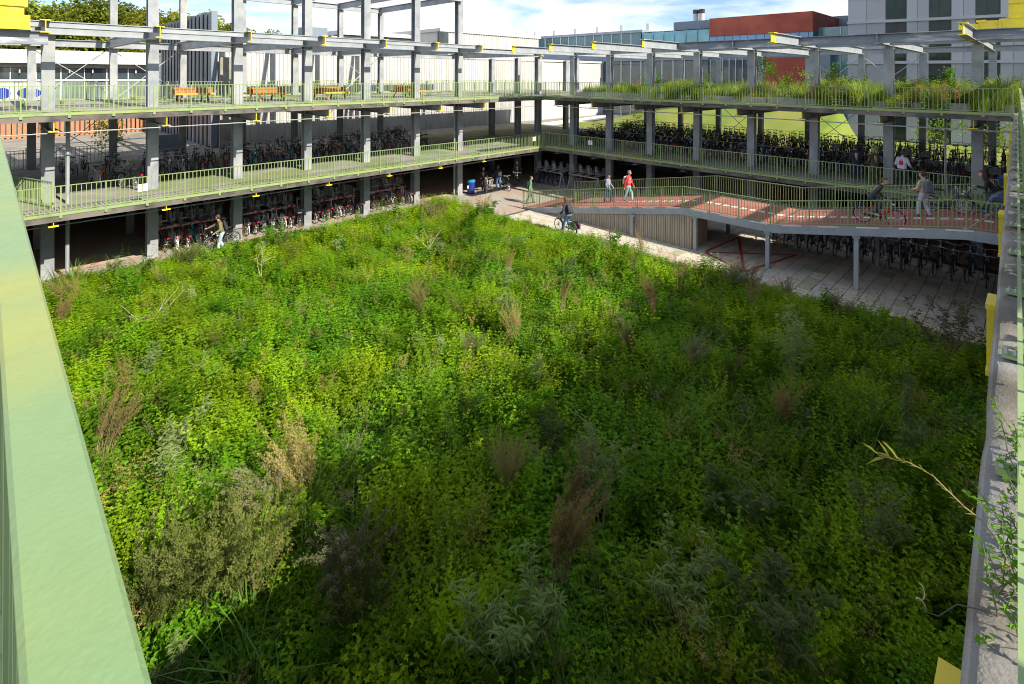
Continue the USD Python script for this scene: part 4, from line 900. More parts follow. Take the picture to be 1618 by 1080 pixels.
def person(label, loc, heading, pelvis, chest, head_dir, feet, hands, top, legs, hair, scale=1.0, pack=None, long_hair=False, shoe=(.12, .12, .12), helmet=None, elbow_pole=(-.6, 0, -.6), badge=None):
    """x is forward. pelvis, chest: points; feet, hands: (left, right) points."""
    t = thing('person', label, 'person', loc, heading); move(t, loc, heading, (scale,) * 3)
    key = label.replace(' ', '_')[:24]
    pel, che = np.array(pelvis, float), np.array(chest, float); sp = (che - pel) / np.linalg.norm(che - pel); Y = np.array([0, 1.0, 0])
    neck = che + sp * .16; hd = np.array(head_dir, float); hd /= np.linalg.norm(hd); hc = neck + np.array([hd[0] * .05, hd[1] * .05, .0]) + np.array([sp[0] * .1, 0, .17])
    body, cloth_t, cloth_l, shoes = [], [], [], []
    # torso
    body += [limb(pel, .11, che, .12), limb(che, .10, neck, .055), limb(neck, .055, hc - [0, 0, .06], .05)]
    cloth_t += [m3.Manifold.batch_hull([ball(pel + Y * .08, .115), ball(pel - Y * .08, .115), ball(lerp(pel, che, .55) + Y * .08, .105), ball(lerp(pel, che, .55) - Y * .08, .105)]),
                m3.Manifold.batch_hull([ball(lerp(pel, che, .5) + Y * .08, .108), ball(lerp(pel, che, .5) - Y * .08, .108), ball(che + Y * .14 + sp * .06, .085), ball(che - Y * .14 + sp * .06, .085)]), limb(che + sp * .08, .10, neck, .068)]
    side = np.array([-hd[1], hd[0], 0])
    body += [m3.Manifold.batch_hull([ball(hc + [0, 0, .035], .088, 14), ball(hc - hd * .03 + [0, 0, .03], .088, 14), ball(hc + hd * .04 - [0, 0, .07], .048)]), limb(hc + hd * .085 + [0, 0, .015], .010, hc + hd * .108 - [0, 0, .02], .016), limb(hc + hd * .07 - [0, 0, .055] - side * .02, .012, hc + hd * .07 - [0, 0, .055] + side * .02, .012)]
    for s in (-1, 1): body.append(limb(hc + side * s * .088, .016, hc + side * s * .09 + [0, 0, .03], .018))
    for s, F, H in ((1, feet[0], hands[0]), (-1, feet[1], hands[1])):
        hip = pel + Y * .095 * s - sp * .02; F = np.array(F, float); H = np.array(H, float)
        kn, an = joint(hip, F + [0, 0, .08], .43, .42, (1, .08 * s, .1))
        toe = an + np.array([.15, 0.02 * s, -.05])
        body += [limb(hip, .085, kn, .055), limb(kn, .052, an, .038), limb(an - [.03, 0, .03], .04, toe, .03)]
        cloth_l += [limb(hip, .105, kn, .075), limb(kn, .075, an + [0, 0, .03], .068)]
        shoes += [m3.Manifold.batch_hull([ball(an - [.05, 0, .035], .044), ball(an + [0, 0, .01], .045), ball(toe - [0, 0, .005], .040)])]
        sh = che + Y * .18 * s + sp * .06
        el, wr = joint(sh, H, .29, .26, np.array(elbow_pole) + Y * .5 * s)
        body += [limb(sh, .055, el, .042), limb(el, .040, wr, .029)]
        fd = (wr - el) / np.linalg.norm(wr - el); pn = np.cross(fd, Y * s); pn /= np.linalg.norm(pn) + 1e-9; wd = np.cross(pn, fd)
        palm = wr + fd * .075
        body.append(m3.Manifold.batch_hull([ball(wr + fd * .015, .022), ball(palm + wd * .028, .016), ball(palm - wd * .028, .016)]))
        for q, l in enumerate((.065, .078, .072, .055)):
            b0 = palm + wd * (.030 - .020 * q); b1 = b0 + fd * l * .55 - pn * .008; b2 = b1 + fd * l * .3 - pn * .025
            body += [limb(b0, .010, b1, .009), limb(b1, .009, b2, .008)]
        th = wr + fd * .03 + wd * .025; body += [limb(th, .012, th + fd * .035 + wd * .028 - pn * .01, .010), limb(th + fd * .035 + wd * .028 - pn * .01, .010, th + fd * .06 + wd * .03 - pn * .02, .008)]
        cloth_t += [limb(sh, .078, el, .060), limb(el, .060, wr - fd * .01, .045)]
    cloth_l += [m3.Manifold.batch_hull([ball(pel + Y * .085 - sp * .02, .118), ball(pel - Y * .085 - sp * .02, .118), ball(pel + sp * .04, .11)])]
    def put(nm, items, mat): return usdkit.mesh(stage, prim_path(t, nm), blob(items), mat, 50)
    put('body', body, M['skin'])
    put('jacket', cloth_t, paint('cloth_top_' + key, top, tuple(q * .8 for q in top), 6, .85)); put('trousers', cloth_l, paint('cloth_leg_' + key, legs, tuple(q * .75 for q in legs), 5, .85)); put('shoes', shoes, flat('shoe_' + key, shoe, .7))
    hr = [m3.Manifold.batch_hull([ball(hc - hd * .025 + [0, 0, .055], .096, 14), ball(hc - hd * .045 + [0, 0, .0], .085, 14), ball(hc + hd * .03 + [0, 0, .085], .065, 12)])]
    if long_hair: hr.append(m3.Manifold.batch_hull([ball(hc - hd * .05, .085), ball(hc - hd * .08 - [0, 0, .24] + side * .05, .05), ball(hc - hd * .08 - [0, 0, .24] - side * .05, .05)]))
    put('helmet' if helmet else 'hair', hr, flat('hair_' + key, helmet or hair, .6))
    eye = [ball(hc + hd * .082 + side * s * .034 + [0, 0, .022], .011, 6) for s in (-1, 1)]; put('eyes', eye, M['black'])
    if pack:
        bk = -np.cross(Y, sp) * -1; bk = np.cross(sp, Y); bk = bk if bk[0] < 0 else -bk
        c0 = lerp(pel, che, .25) + bk * .20; c1 = che + sp * .05 + bk * .19
        put('backpack', [m3.Manifold.batch_hull([ball(c0 + Y * s * .11, .07) for s in (-1, 1)] + [ball(c1 + Y * s * .10, .06) for s in (-1, 1)]), m3.Manifold.batch_hull([ball(c0 + bk * .07 + Y * s * .07, .04) for s in (-1, 1)] + [ball(lerp(c0, c1, .45) + bk * .07 + Y * s * .07, .035) for s in (-1, 1)])] + [limb(che + Y * s * .10 + sp * .15, .02, lerp(pel, che, .4) + Y * s * .13 - bk * .10, .02) for s in (-1, 1)], flat('pack_' + key, pack, .7))
    if badge:
        bk = np.cross(sp, Y); bk = bk if bk[0] < 0 else -bk
        put('back_print', [m3.Manifold.batch_hull([ball(lerp(pel, che, q) + bk * .105 + Y * s * .06, .03) for s in (-1, 1) for q in (.5, .85)])], flat('print_' + key, badge, .7))
    return t
def stand(step=0.0): return dict(pelvis=(0, 0, .93), chest=(.02, 0, 1.32), feet=((step, .10, 0), (-step, -.10, 0.02 if step else 0)))
def ride(up=.30, dn=.14, lean=.12): return dict(pelvis=(-.25, 0, 1.04), chest=(-.25 + lean, 0, 1.43), feet=((.02, .15, dn), (-.13, -.15, up + .08)), hands=((.06, .28, 1.07), (.06, -.28, 1.07)))
# 1 man at the left rack, seen from behind, pushing a bicycle along the deck
bike(0, 'black bicycle held by the person in olive jacket at the left racks', (-27.75, 8.1, .02), -82)
person('person in olive jacket with black backpack pushing a bicycle beside the left racks', (-27.25, 7.95, 0), -98, (0, 0, .93), (.08, 0, 1.31), (.8, -.6, -.1), ((.16, .1, 0), (-.14, -.1, .03)), ((.32, .36, 1.02), (.5, -.42, 1.1)), (.16, .15, .075), (.42, .52, .62), (.05, .035, .025), pack=(.02, .02, .025))
# 2..5 people near the corner
bike(3, 'silver bicycle with a person behind it beside the blue bin', (-27.9, 25.6, .02), -60)
person('person in black top standing behind a bicycle next to the blue bin', (-28.45, 25.6, 0), -55, (0, 0, .93), (.03, 0, 1.31), (1, 0, -.1), ((.05, .1, 0), (-.06, -.1, 0)), ((.42, .28, 1.03), (.40, -.12, 1.03)), (.02, .02, .022), (.025, .025, .03), (.05, .03, .02))
bike(1, 'dark bicycle with pale rear mudguard held by the person in khaki trousers', (-27.6, 26.95, .02), -15)
person('person in dark jacket and khaki trousers walking a bicycle near the corner', (-28.1, 26.75, 0), 160, **stand(.14), head_dir=(1, .2, -.1), hands=((.35, .25, 1.0), (.38, -.30, 1.02)), top=(.02, .022, .03), legs=(.33, .24, .12), hair=(.04, .03, .02), pack=(.02, .02, .02))
bike(1, 'dark bicycle ridden head on towards the courtyard near the corner', (-28.0, 28.6, .02), -45)
person('person in black jacket over white shirt riding head on near the dark corner', (-28.0, 28.6, .02), -45, **ride(), head_dir=(1, 0, 0), top=(.03, .03, .035), legs=(.03, .03, .035), hair=(.20, .12, .06))
person('person in green jacket with dark backpack walking by the foot of the ramp', (-23.5, 25.2, 0.02), 55, **stand(.24), head_dir=(1, -.2, 0), hands=((.20, .24, .82), (-.12, -.26, .80)), top=(.10, .25, .11), legs=(.10, .17, .10), hair=(.04, .03, .02), pack=(.02, .022, .028))
# 6 cyclist on the lit pavement
bike(5, 'black bicycle with rear bags ridden along the lit pavement before the timber wall', (-17.7, 21.72, .06), 172)
person('person in dark jacket and blue jeans with long brown hair riding on the lit pavement', (-17.7, 21.72, .06), 172, **ride(), head_dir=(1, 0, 0), top=(.03, .03, .06), legs=(.07, .15, .29), hair=(.07, .035, .018), pack=(.025, .02, .025), long_hair=True, shoe=(.4, .36, .3))
# 7, 8 on the ramp
person('child sized person in grey blue jacket with backpack on the lower ramp', (-18.0, 26.0, rz(-18.0)), 5, **stand(.20), head_dir=(1, -.2, 0), hands=((.25, .22, .95), (.20, -.24, .90)), top=(.20, .22, .28), legs=(.10, .28, .30), hair=(.10, .05, .03), pack=(.04, .05, .10), scale=.92)
person('person in bright red jacket with pale backpack walking up the ramp', (-16.6, 26.0, rz(-16.6)), 5, **stand(.22), head_dir=(1, 0, 0), hands=((.22, .24, .86), (-.10, -.26, .82)), top=(.48, .02, .03), legs=(.25, .42, .38), hair=(.03, .03, .03), pack=(.45, .45, .43), helmet=(.10, .12, .13))
# 9 red bicycle
zb = rz(-4.4); sl = math.degrees(math.atan((rz(-3.9) - rz(-4.9)) / 1.0))
t = bike(12, 'bright red step frame bicycle ridden up the ramp by a person in dark jacket', (-4.45, 24.75, zb - .04), 0)
person('person in dark jacket bending forward on the red bicycle on the upper ramp', (-4.45, 24.75, zb - .04), 0, **ride(lean=.26), head_dir=(1, -.3, -.15), top=(.05, .055, .06), legs=(.03, .045, .08), hair=(.09, .05, .025), shoe=(.5, .48, .45))
bike(4, 'dark bicycle pushed by the person in beige hoodie at the ramp top', (-2.6, 27.0, rz(-2.6)), 2)
person('person in beige hoodie with grey backpack and lilac trousers on the upper ramp', (-3.25, 26.4, rz(-3.25)), 150, **stand(.14), head_dir=(1, .3, -.2), hands=((.30, .22, 1.02), (.30, -.16, .98)), top=(.42, .37, .29), legs=(.50, .48, .62), hair=(.04, .025, .02), pack=(.09, .12, .15))
bike(0, 'black bicycle with rack pushed by the person in blue jeans at the ramp top', (-1.6, 26.7, 3.09), 178)
person('person in black top and blue jeans pushing a bicycle at the ramp top', (-1.15, 27.25, 3.09), 180, (0, 0, .90), (.24, 0, 1.24), (1, .1, -.3), ((.34, .10, 0), (-.36, -.10, .04)), ((.55, .26, 1.08), (-.15, -.32, .98)), (.012, .012, .014), (.16, .26, .46), (.05, .025, .018), long_hair=True)
person('person in white and lilac shirt with red back print on the middle back floor', (-4.6, 30.6, F1), 75, **stand(.10), head_dir=(1, .2, 0), hands=((.25, .24, .95), (.30, -.25, .98)), top=(.55, .53, .68), legs=(.03, .03, .05), hair=(.05, .03, .02), badge=(.45, .02, .06))
person('person in dark coat standing in the shade left of the shirted person', (-6.6, 31.3, F1), 110, **stand(.06), head_dir=(1, 0, 0), hands=((.15, .26, .85), (.15, -.26, .85)), top=(.02, .025, .04), legs=(.02, .03, .05), hair=(.03, .02, .015))
person('person in brown jacket standing between the columns on the middle back floor', (-5.75, 30.9, F1), 140, **stand(.08), head_dir=(1, 0, 0), hands=((.25, .22, 1.0), (.25, -.22, 1.0)), top=(.08, .065, .045), legs=(.10, .09, .07), hair=(.35, .25, .18))
# blue bins
def bin_(label, loc, s=1.0):
    t = thing('litter_bin', label, 'bin', loc); move(t, loc, 0, (s, s, s))
    MB().tube([(0, 0, 0), (0, 0, .05), (0, 0, .78), (0, 0, .84)], [.23, .26, .29, .29], 20).build('drum', 'blue', t, smooth=40)
    MB().tube([(0, 0, .84), (0, 0, .93), (0, 0, 1.0)], [.31, .31, .22], 20).build('lid', 'cyan_lid', t, smooth=40)
    MB().bar((.06, -.295, .42), (.06, -.295, .62), .16, .012, (1, 0, 0)).build('sticker', 'white_paint', t)
bin_('blue drum litter bin with turquoise lid in front of a column', (-28.35, 24.3, 0.02))
t = thing('container', 'dark blue wheeled container with pale round emblem at the ramp top', 'bin', (-0.55, 29.0, F1))
MB().box(-.6, .6, -.4, .4, .12, 1.15).build('tub', 'bike_navy', t); MB().box(-.64, .64, -.44, .44, 1.15, 1.25).build('lid', 'blue', t)
MB().tube([(-.05, -.405, .68), (-.05, -.42, .68)], .16, 14).build('emblem', 'white', t)
for sx in (-.45, .45): MB().tube([(sx, -.3, .08), (sx, -.22, .08)], .08, 10).build('wheel', 'black', t)

# ---------------------------------------------------------------- picnic tables on the upper left floor
def table(label, loc, rot, grp=None):
    t = thing('picnic_table', label, 'picnic table', loc, rot)
    for k in range(5): MB().box(-.95, .95, -.36 + .148 * k, -.36 + .148 * k + .128, .68, .76).build('tabletop_board', 'wood_orange' if k % 2 else 'wood_brown', t)
    for s in (-1, 1):
        for k in range(2): MB().box(-.95, .95, s * .72 + .14 * (k - 1), s * .72 + .14 * (k - 1) + .12, .38, .47).build('bench_board', 'wood_orange', t)
        [MB().bar((s * .62, u * .30, .72), (s * .62, u * .74, 0), .05, .09, (1, 0, 0)).build('leg', 'wood_brown', t) for u in (-1, 1)]
        MB().box(-.9, .9, s * .40 - .02, s * .40 + .02, .46, .66).build('skirt_board', 'wood_orange' if s > 0 else 'wood_brown', t)
        MB().bar((s * .68, -.85, .39), (s * .68, .85, .39), .05, .09).bar((s * .68, -.38, .68), (s * .68, .38, .68), .05, .08).build('cross_bar', 'wood_brown', t)
for k, (x, y, n) in enumerate([(-33.3, 8.2, 'nearest, left of a tall column'), (-31.2, 11.4, 'second from the left'), (-30.6, 14.9, 'third from the left'), (-30.4, 20.4, 'farthest right, near a column')]):
    table('orange slatted wooden picnic table on the upper left floor, %s' % n, (x, y, F2), 88 + 7 * k)

# ---------------------------------------------------------------- wild plants
def nettle(seed, h=.75, stems=6, spread=.24, ls=.085):
    r = np.random.default_rng(seed); P_, D_, L_ = [], [], []
    for s in range(stems):
        a = r.uniform(0, 6.28); b = np.array([math.cos(a), math.sin(a), 0]) * spread * math.sqrt(r.random()); tilt = b * r.uniform(.5, 1.4) + r.normal(size=3) * [.1, .1, 0]; hh = h * r.uniform(.65, 1.1)
        n = max(5, int(hh / .085)); ph = r.uniform(0, 3)
        for k in range(n):
            f = (k + .6) / n; c = b + tilt * f * f + np.array([0, 0, hh * f]); w = ls * (1.15 - .75 * f ** 2) * r.uniform(.8, 1.2)
            for q in range(2 if f < .9 else 4):
                an = ph + k * 1.57 + q * (3.14 if f < .9 else 1.57) + r.normal() * .25; e = .25 + .5 * f * r.random()
                P_.append(c); D_.append([math.cos(an), math.sin(an), e]); L_.append(w)
    return leaves(np.array(P_), np.array(D_), np.array(L_), r, .62, .12, .35).mesh()
def bush(seed, rad=.42, n=260, ls=.06, hs=.8):
    r = np.random.default_rng(seed); d = r.normal(size=(n, 3)); d[:, 2] = np.abs(d[:, 2]); d /= np.linalg.norm(d, axis=1, keepdims=True)
    k = np.array([meshkit.noise(d * 2.3 + seed)]).ravel(); P_ = d * (rad * (.55 + .7 * k) * r.uniform(.55, 1.0, n) ** .5)[:, None] * [1, 1, hs]
    return leaves(P_, d + r.normal(size=d.shape) * .7 + [0, 0, .3], ls * r.uniform(.6, 1.3, n), r, .6, .1, .3).mesh()
def grass(seed, n=45, h=.6, spread=.16, w=.014, arch=.5):
    r = np.random.default_rng(seed); mb = MB()
    for k in range(n):
        a = r.uniform(0, 6.28); b = np.array([math.cos(a), math.sin(a), 0]) * spread * r.random(); dr = np.array([math.cos(a + r.normal() * .5), math.sin(a + r.normal() * .5), 0]); hh = h * r.uniform(.5, 1.15); ar = arch * r.uniform(.4, 1.3)
        f = np.array([0, .35, .7, 1.0]); p = b + dr * (ar * hh * f ** 2)[:, None] + np.array([0, 0, 1.0]) * (hh * (f - .35 * ar * f ** 2.5))[:, None]; s = np.array([-dr[1], dr[0], 0]) * w
        ww = np.array([.8, 1, .7, .05])[:, None]; v = np.vstack([p - s * ww, p + s * ww]); mb.add(v, [[i, i + 1, i + 5, i + 4] for i in range(3)])
    return mb.mesh()
def plume(seed, h=1.1, n=22, spread=.14, fluff=46, fs=.035, lean=(.15, 0), fan=.35):
    """Stems and the fluffy seed heads: (stem mesh, fluff mesh)."""
    r = np.random.default_rng(seed); st = MB(); P_, D_, L_ = [], [], []
    for k in range(n):
        a = r.uniform(0, 6.28); b = np.array([math.cos(a), math.sin(a), 0]) * spread * r.random(); out = np.array([math.cos(a), math.sin(a), 0]) * fan * r.random() + np.array([lean[0], lean[1], 0]); hh = h * r.uniform(.6, 1.1)
        f = np.linspace(0, 1, 5); p = b + out * (f ** 1.7 * hh)[:, None] + np.array([0, 0, 1.0]) * (hh * f * (1 - .12 * f))[:, None]
        st.tube(p, [.006, .005, .004, .003, .0015], 3, False)
        m_ = int(fluff * r.uniform(.6, 1.2)); q = r.uniform(.42, 1.04, m_); c = np.stack([np.interp(q, f, p[:, i]) for i in range(3)], 1) + r.normal(size=(m_, 3)) * (.012 + .05 * np.clip(1 - q, 0, .5))[:, None]
        P_.append(c); dd = r.normal(size=(m_, 3)) * .8 + (p[-1] - p[-2]) / np.linalg.norm(p[-1] - p[-2]); D_.append(dd); L_.append(fs * r.uniform(.5, 1.4, m_))
    return st.mesh(), leaves(np.vstack(P_), np.vstack(D_), np.concatenate(L_), r, .45, .1, .1).mesh()
def willow(seed, h=1.5, n=5, ls=.11, spread=.18):
    r = np.random.default_rng(seed); st = MB(); P_, D_, L_ = [], [], []
    for k in range(n):
        a = r.uniform(0, 6.28); out = np.array([math.cos(a), math.sin(a), 0]) * spread * r.uniform(.4, 1.5); hh = h * r.uniform(.55, 1.05); f = np.linspace(0, 1, 6)
        p = out * .3 + out * (f ** 1.5 * hh)[:, None] + np.array([0, 0, 1.0]) * (hh * f)[:, None]; st.tube(p, np.linspace(.010, .002, 6), 4, False)
        twigs = [(p, 0.15)]
        for q in range(6):
            g = r.uniform(.3, .9); c = np.array([np.interp(g, f, p[:, i]) for i in range(3)]); an = r.uniform(0, 6.28); e = c + np.array([math.cos(an), math.sin(an), 1.0]) * hh * .22 * r.uniform(.6, 1.2); tp = np.array([c, (c + e) / 2 + [0, 0, .01], e]); st.tube(tp, [.005, .003, .0015], 3, False); twigs.append((tp, 0))
        for tp, g0 in twigs:
            ff = np.linspace(0, 1, len(tp)); m_ = int(14 + 16 * (g0 > 0))
            for q in r.uniform(g0, 1.02, m_):
                c = np.array([np.interp(q, ff, tp[:, i]) for i in range(3)]); an = r.uniform(0, 6.28); P_.append(c); D_.append([math.cos(an), math.sin(an), r.uniform(.2, 1.0)]); L_.append(ls * r.uniform(.6, 1.2))
    return st.mesh(), leaves(np.array(P_), np.array(D_), np.array(L_), r, .12, .03, .4).mesh()
rg = np.random.default_rng(2024)
CX = lambda x, y: (y - x) * C       # distance along the view, only used to leave out plants behind the lens
def field(step, jitter, keep):
    xs, ys = np.meshgrid(np.arange(-27.5, .4, step), np.arange(.4, 21.6, step)); p = np.stack([xs.ravel(), ys.ravel()], 1) + rg.uniform(-jitter, jitter, (xs.size, 2)) * step
    p = p[CX(p[:, 0], p[:, 1]) > 4.2]
    return p[rg.random(len(p)) < keep]
def n2(p, s, seed, o=3): return meshkit.fbm(np.c_[p * s, np.zeros(len(p))], o, seed)
def edge(p): return np.minimum.reduce([(p[:, 0] + 27.35) / 2.4, (21.35 - p[:, 1]) / 1.3, np.ones(len(p))]) + 0.6 * (n2(p, 1.3, 40) - .5)
def mound(p): return 0.05 + .55 * np.clip(n2(p, .42, 8) - .35, 0, 1)
# groups of species over the bed, grown as patches of several plants
def patch(fn, seed, n, rad, hs=(.75, 1.15)):
    r = np.random.default_rng(seed); mb = MB()
    for k in range(n):
        v, f = fn(seed * 31 + k); a = r.uniform(0, 6.28); q = rad * math.sqrt(r.random()); ro = r.uniform(0, 6.28); c, s_ = math.cos(ro), math.sin(ro); h = r.uniform(*hs)
        v = np.c_[v[:, 0] * c - v[:, 1] * s_, v[:, 0] * s_ + v[:, 1] * c, v[:, 2] * h] + [q * math.cos(a), q * math.sin(a), 0]; mb.add(v, f)
    return mb.mesh()
def nt(h, st, sp, l): return lambda k: nettle(k, h, st, sp, l)
protos = [(patch(nt(.78, 5, .22, .105), 1, 8, .50), 'nettle'), (patch(nt(.90, 5, .20, .112), 2, 7, .48), 'nettle'), (patch(nt(.62, 6, .25, .095), 3, 8, .50), 'nettle'), (patch(nt(.72, 5, .22, .120), 4, 7, .48), 'nettle2'), (patch(nt(.55, 6, .26, .09), 5, 8, .52), 'nettle2')] + \
         [(patch(lambda k: bush(k, .34, 160, .085), 6, 5, .40), 'bush'), (patch(lambda k: bush(k, .40, 200, .075), 7, 4, .40), 'bush'), (patch(lambda k: bush(k, .30, 130, .105), 8, 5, .42), 'bush')]
pp = field(.52, .5, 1.0); e_ = edge(pp); pp = pp[e_ > .10]; e_ = e_[e_ > .10]; hgt = n2(pp, .55, 3)
sz = np.clip(.52 + 1.7 * (hgt - .30), .30, 1.6) * np.clip(.35 + .65 * e_, .35, 1.0) * rg.uniform(.85, 1.15, len(pp)); sx = rg.uniform(.9, 1.15, len(pp))
bz = n2(pp, .6, 55) + .12 * rg.normal(size=len(pp)); n2z = n2(pp, .4, 56) + .08 * rg.normal(size=len(pp))
idx = np.where(bz > .60, 5 + rg.integers(0, 3, len(pp)), np.where(n2z > .52, 3 + rg.integers(0, 2, len(pp)), rg.integers(0, 3, len(pp))))
zc_ = mound(pp) * np.clip(e_, 0, 1)
instancer('wild_plants', protos, np.c_[pp, zc_ + .02], idx, rg.uniform(0, 6.28, len(pp)), np.c_[sx, sx, sz], tilt=rg.normal(size=(len(pp), 2)) * .05, label='dense bright green nettles and leafy weeds filling the courtyard', category='weeds', kind='stuff')
# low leafy layer that closes the gaps
pl = field(.70, .5, 1.0); e_ = edge(pl); pl = pl[e_ > .0]; e_ = e_[e_ > .0]
instancer('low_plants', [(patch(lambda k: bush(k, .28, 60, .11, .6), 30 + k, 6, .45), 'bush') for k in range(3)], np.c_[pl, mound(pl) * np.clip(e_, 0, 1)], rg.integers(0, 3, len(pl)), rg.uniform(0, 6.28, len(pl)), rg.uniform(.7, 1.2, len(pl)), label='low dark leafy ground cover under the nettles', category='ground cover', kind='stuff')
pg = field(.55, .6, .9); gz = n2(pg, .30, 91) + .12 * (pg[:, 0] + 13) / 14 - .08 * (pg[:, 1] - 8) / 8; pg = pg[(gz > .64) & (edge(pg) > .1)]
instancer('tall_grass', [(grass(60 + k, 22, h, .20, .010, ar), 'grassy') for k, (h, ar) in enumerate([(.95, .5), (1.1, .7), (.8, .9)])], np.c_[pg, mound(pg)], rg.integers(0, 3, len(pg)), rg.uniform(0, 6.28, len(pg)), rg.uniform(.7, 1.15, len(pg)), label='long arching grass between the weeds in the shaded part of the courtyard', category='grass', kind='stuff')
ps = field(.62, .8, .8); ps = ps[(edge(ps) > .45) & (n2(ps, .45, 19) + .10 * rg.normal(size=len(ps)) > .50)]
instancer('tall_weeds', [(nettle(140, 1.15, 3, .12, .10), 'nettle'), (nettle(141, 1.3, 2, .10, .085), 'nettle2'), (nettle(142, 1.0, 4, .14, .15), 'bush'), (willow(143, 1.1, 4, .14, .16)[1], 'bush'), (willow(144, 1.0, 5, .11, .2)[1], 'willow')], np.c_[ps, mound(ps) + .1], rg.choice(5, len(ps), p=[.3, .25, .2, .15, .10]), rg.uniform(0, 6.28, len(ps)), rg.uniform(.75, 1.25, len(ps)), tilt=rg.normal(size=(len(ps), 2)) * .15, label='taller leafy stems of other weeds rising above the nettles', category='weeds', kind='stuff')
pe = np.vstack([np.c_[rg.uniform(-27.6, -26.6, 260), rg.uniform(1, 21.5, 260)], np.c_[rg.uniform(-27, 0, 260), rg.uniform(21.0, 21.75, 260)]]); pe = pe[n2(pe, .8, 15) > .46]
instancer('edge_grass', [(grass(70 + k, 24, .26, .14, .007, .9), 'plume_green') for k in range(3)], np.c_[pe, np.full(len(pe), .03)], rg.integers(0, 3, len(pe)), rg.uniform(0, 6.28, len(pe)), rg.uniform(.6, 1.3, len(pe)), label='thin yellowish grass along the rim of the planting bed', category='grass', kind='stuff')
# dry plumes, saplings and stalks one by one
psrc = {}
def shrub(kind, name, label, category, loc, rot=0, s=1.0, group=None):
    z = float(mound(np.array([loc]))[0]) + .22; s = s * 1.08; l3 = (loc[0], loc[1], z)
    if kind not in psrc:
        a, b, ma, mb_ = {'tan': lambda: (*plume(5, 1.25, 32, .2, 200, .030, (.25, -.1), .42), 'stem_dry', 'plume'), 'brown': lambda: (*plume(6, 1.35, 26, .12, 190, .026, (.22, .0), .28), 'stem_dry', 'plume_brown'),
                         'grey': lambda: (*plume(7, 1.2, 32, .25, 190, .028, (.36, -.16), .45), 'stem', 'plume_grey'), 'olive': lambda: (*plume(8, 1.05, 42, .28, 190, .032, (.05, 0), .62), 'stem', 'plume_green'),
                         'reed': lambda: (*plume(9, 1.45, 16, .18, 120, .032, (.08, .04), .30), 'stem_dry', 'plume_brown'), 'willow': lambda: (*willow(3, 1.55, 6, .12, .22), 'stem_dry', 'willow'),
                         'willow2': lambda: (*willow(4, 1.0, 7, .17, .55), 'stem', 'willow'), 'sapling': lambda: (*willow(8, 1.9, 3, .10, .10), 'stem', 'willow'), 'bushy': lambda: (*willow(12, 1.35, 14, .085, .52), 'stem_dry', 'plume_grey')}[kind]()
        t = thing(name, label, category, l3, rot, group); move(t, l3, rot, (s, s, s)); usdkit.mesh(stage, t + '/stem', a, M[ma]); usdkit.mesh(stage, t + '/foliage', b, M[mb_]); psrc[kind] = t; return t
    return dup(psrc[kind], name, label, category, l3, rot, group, (s, s, s))
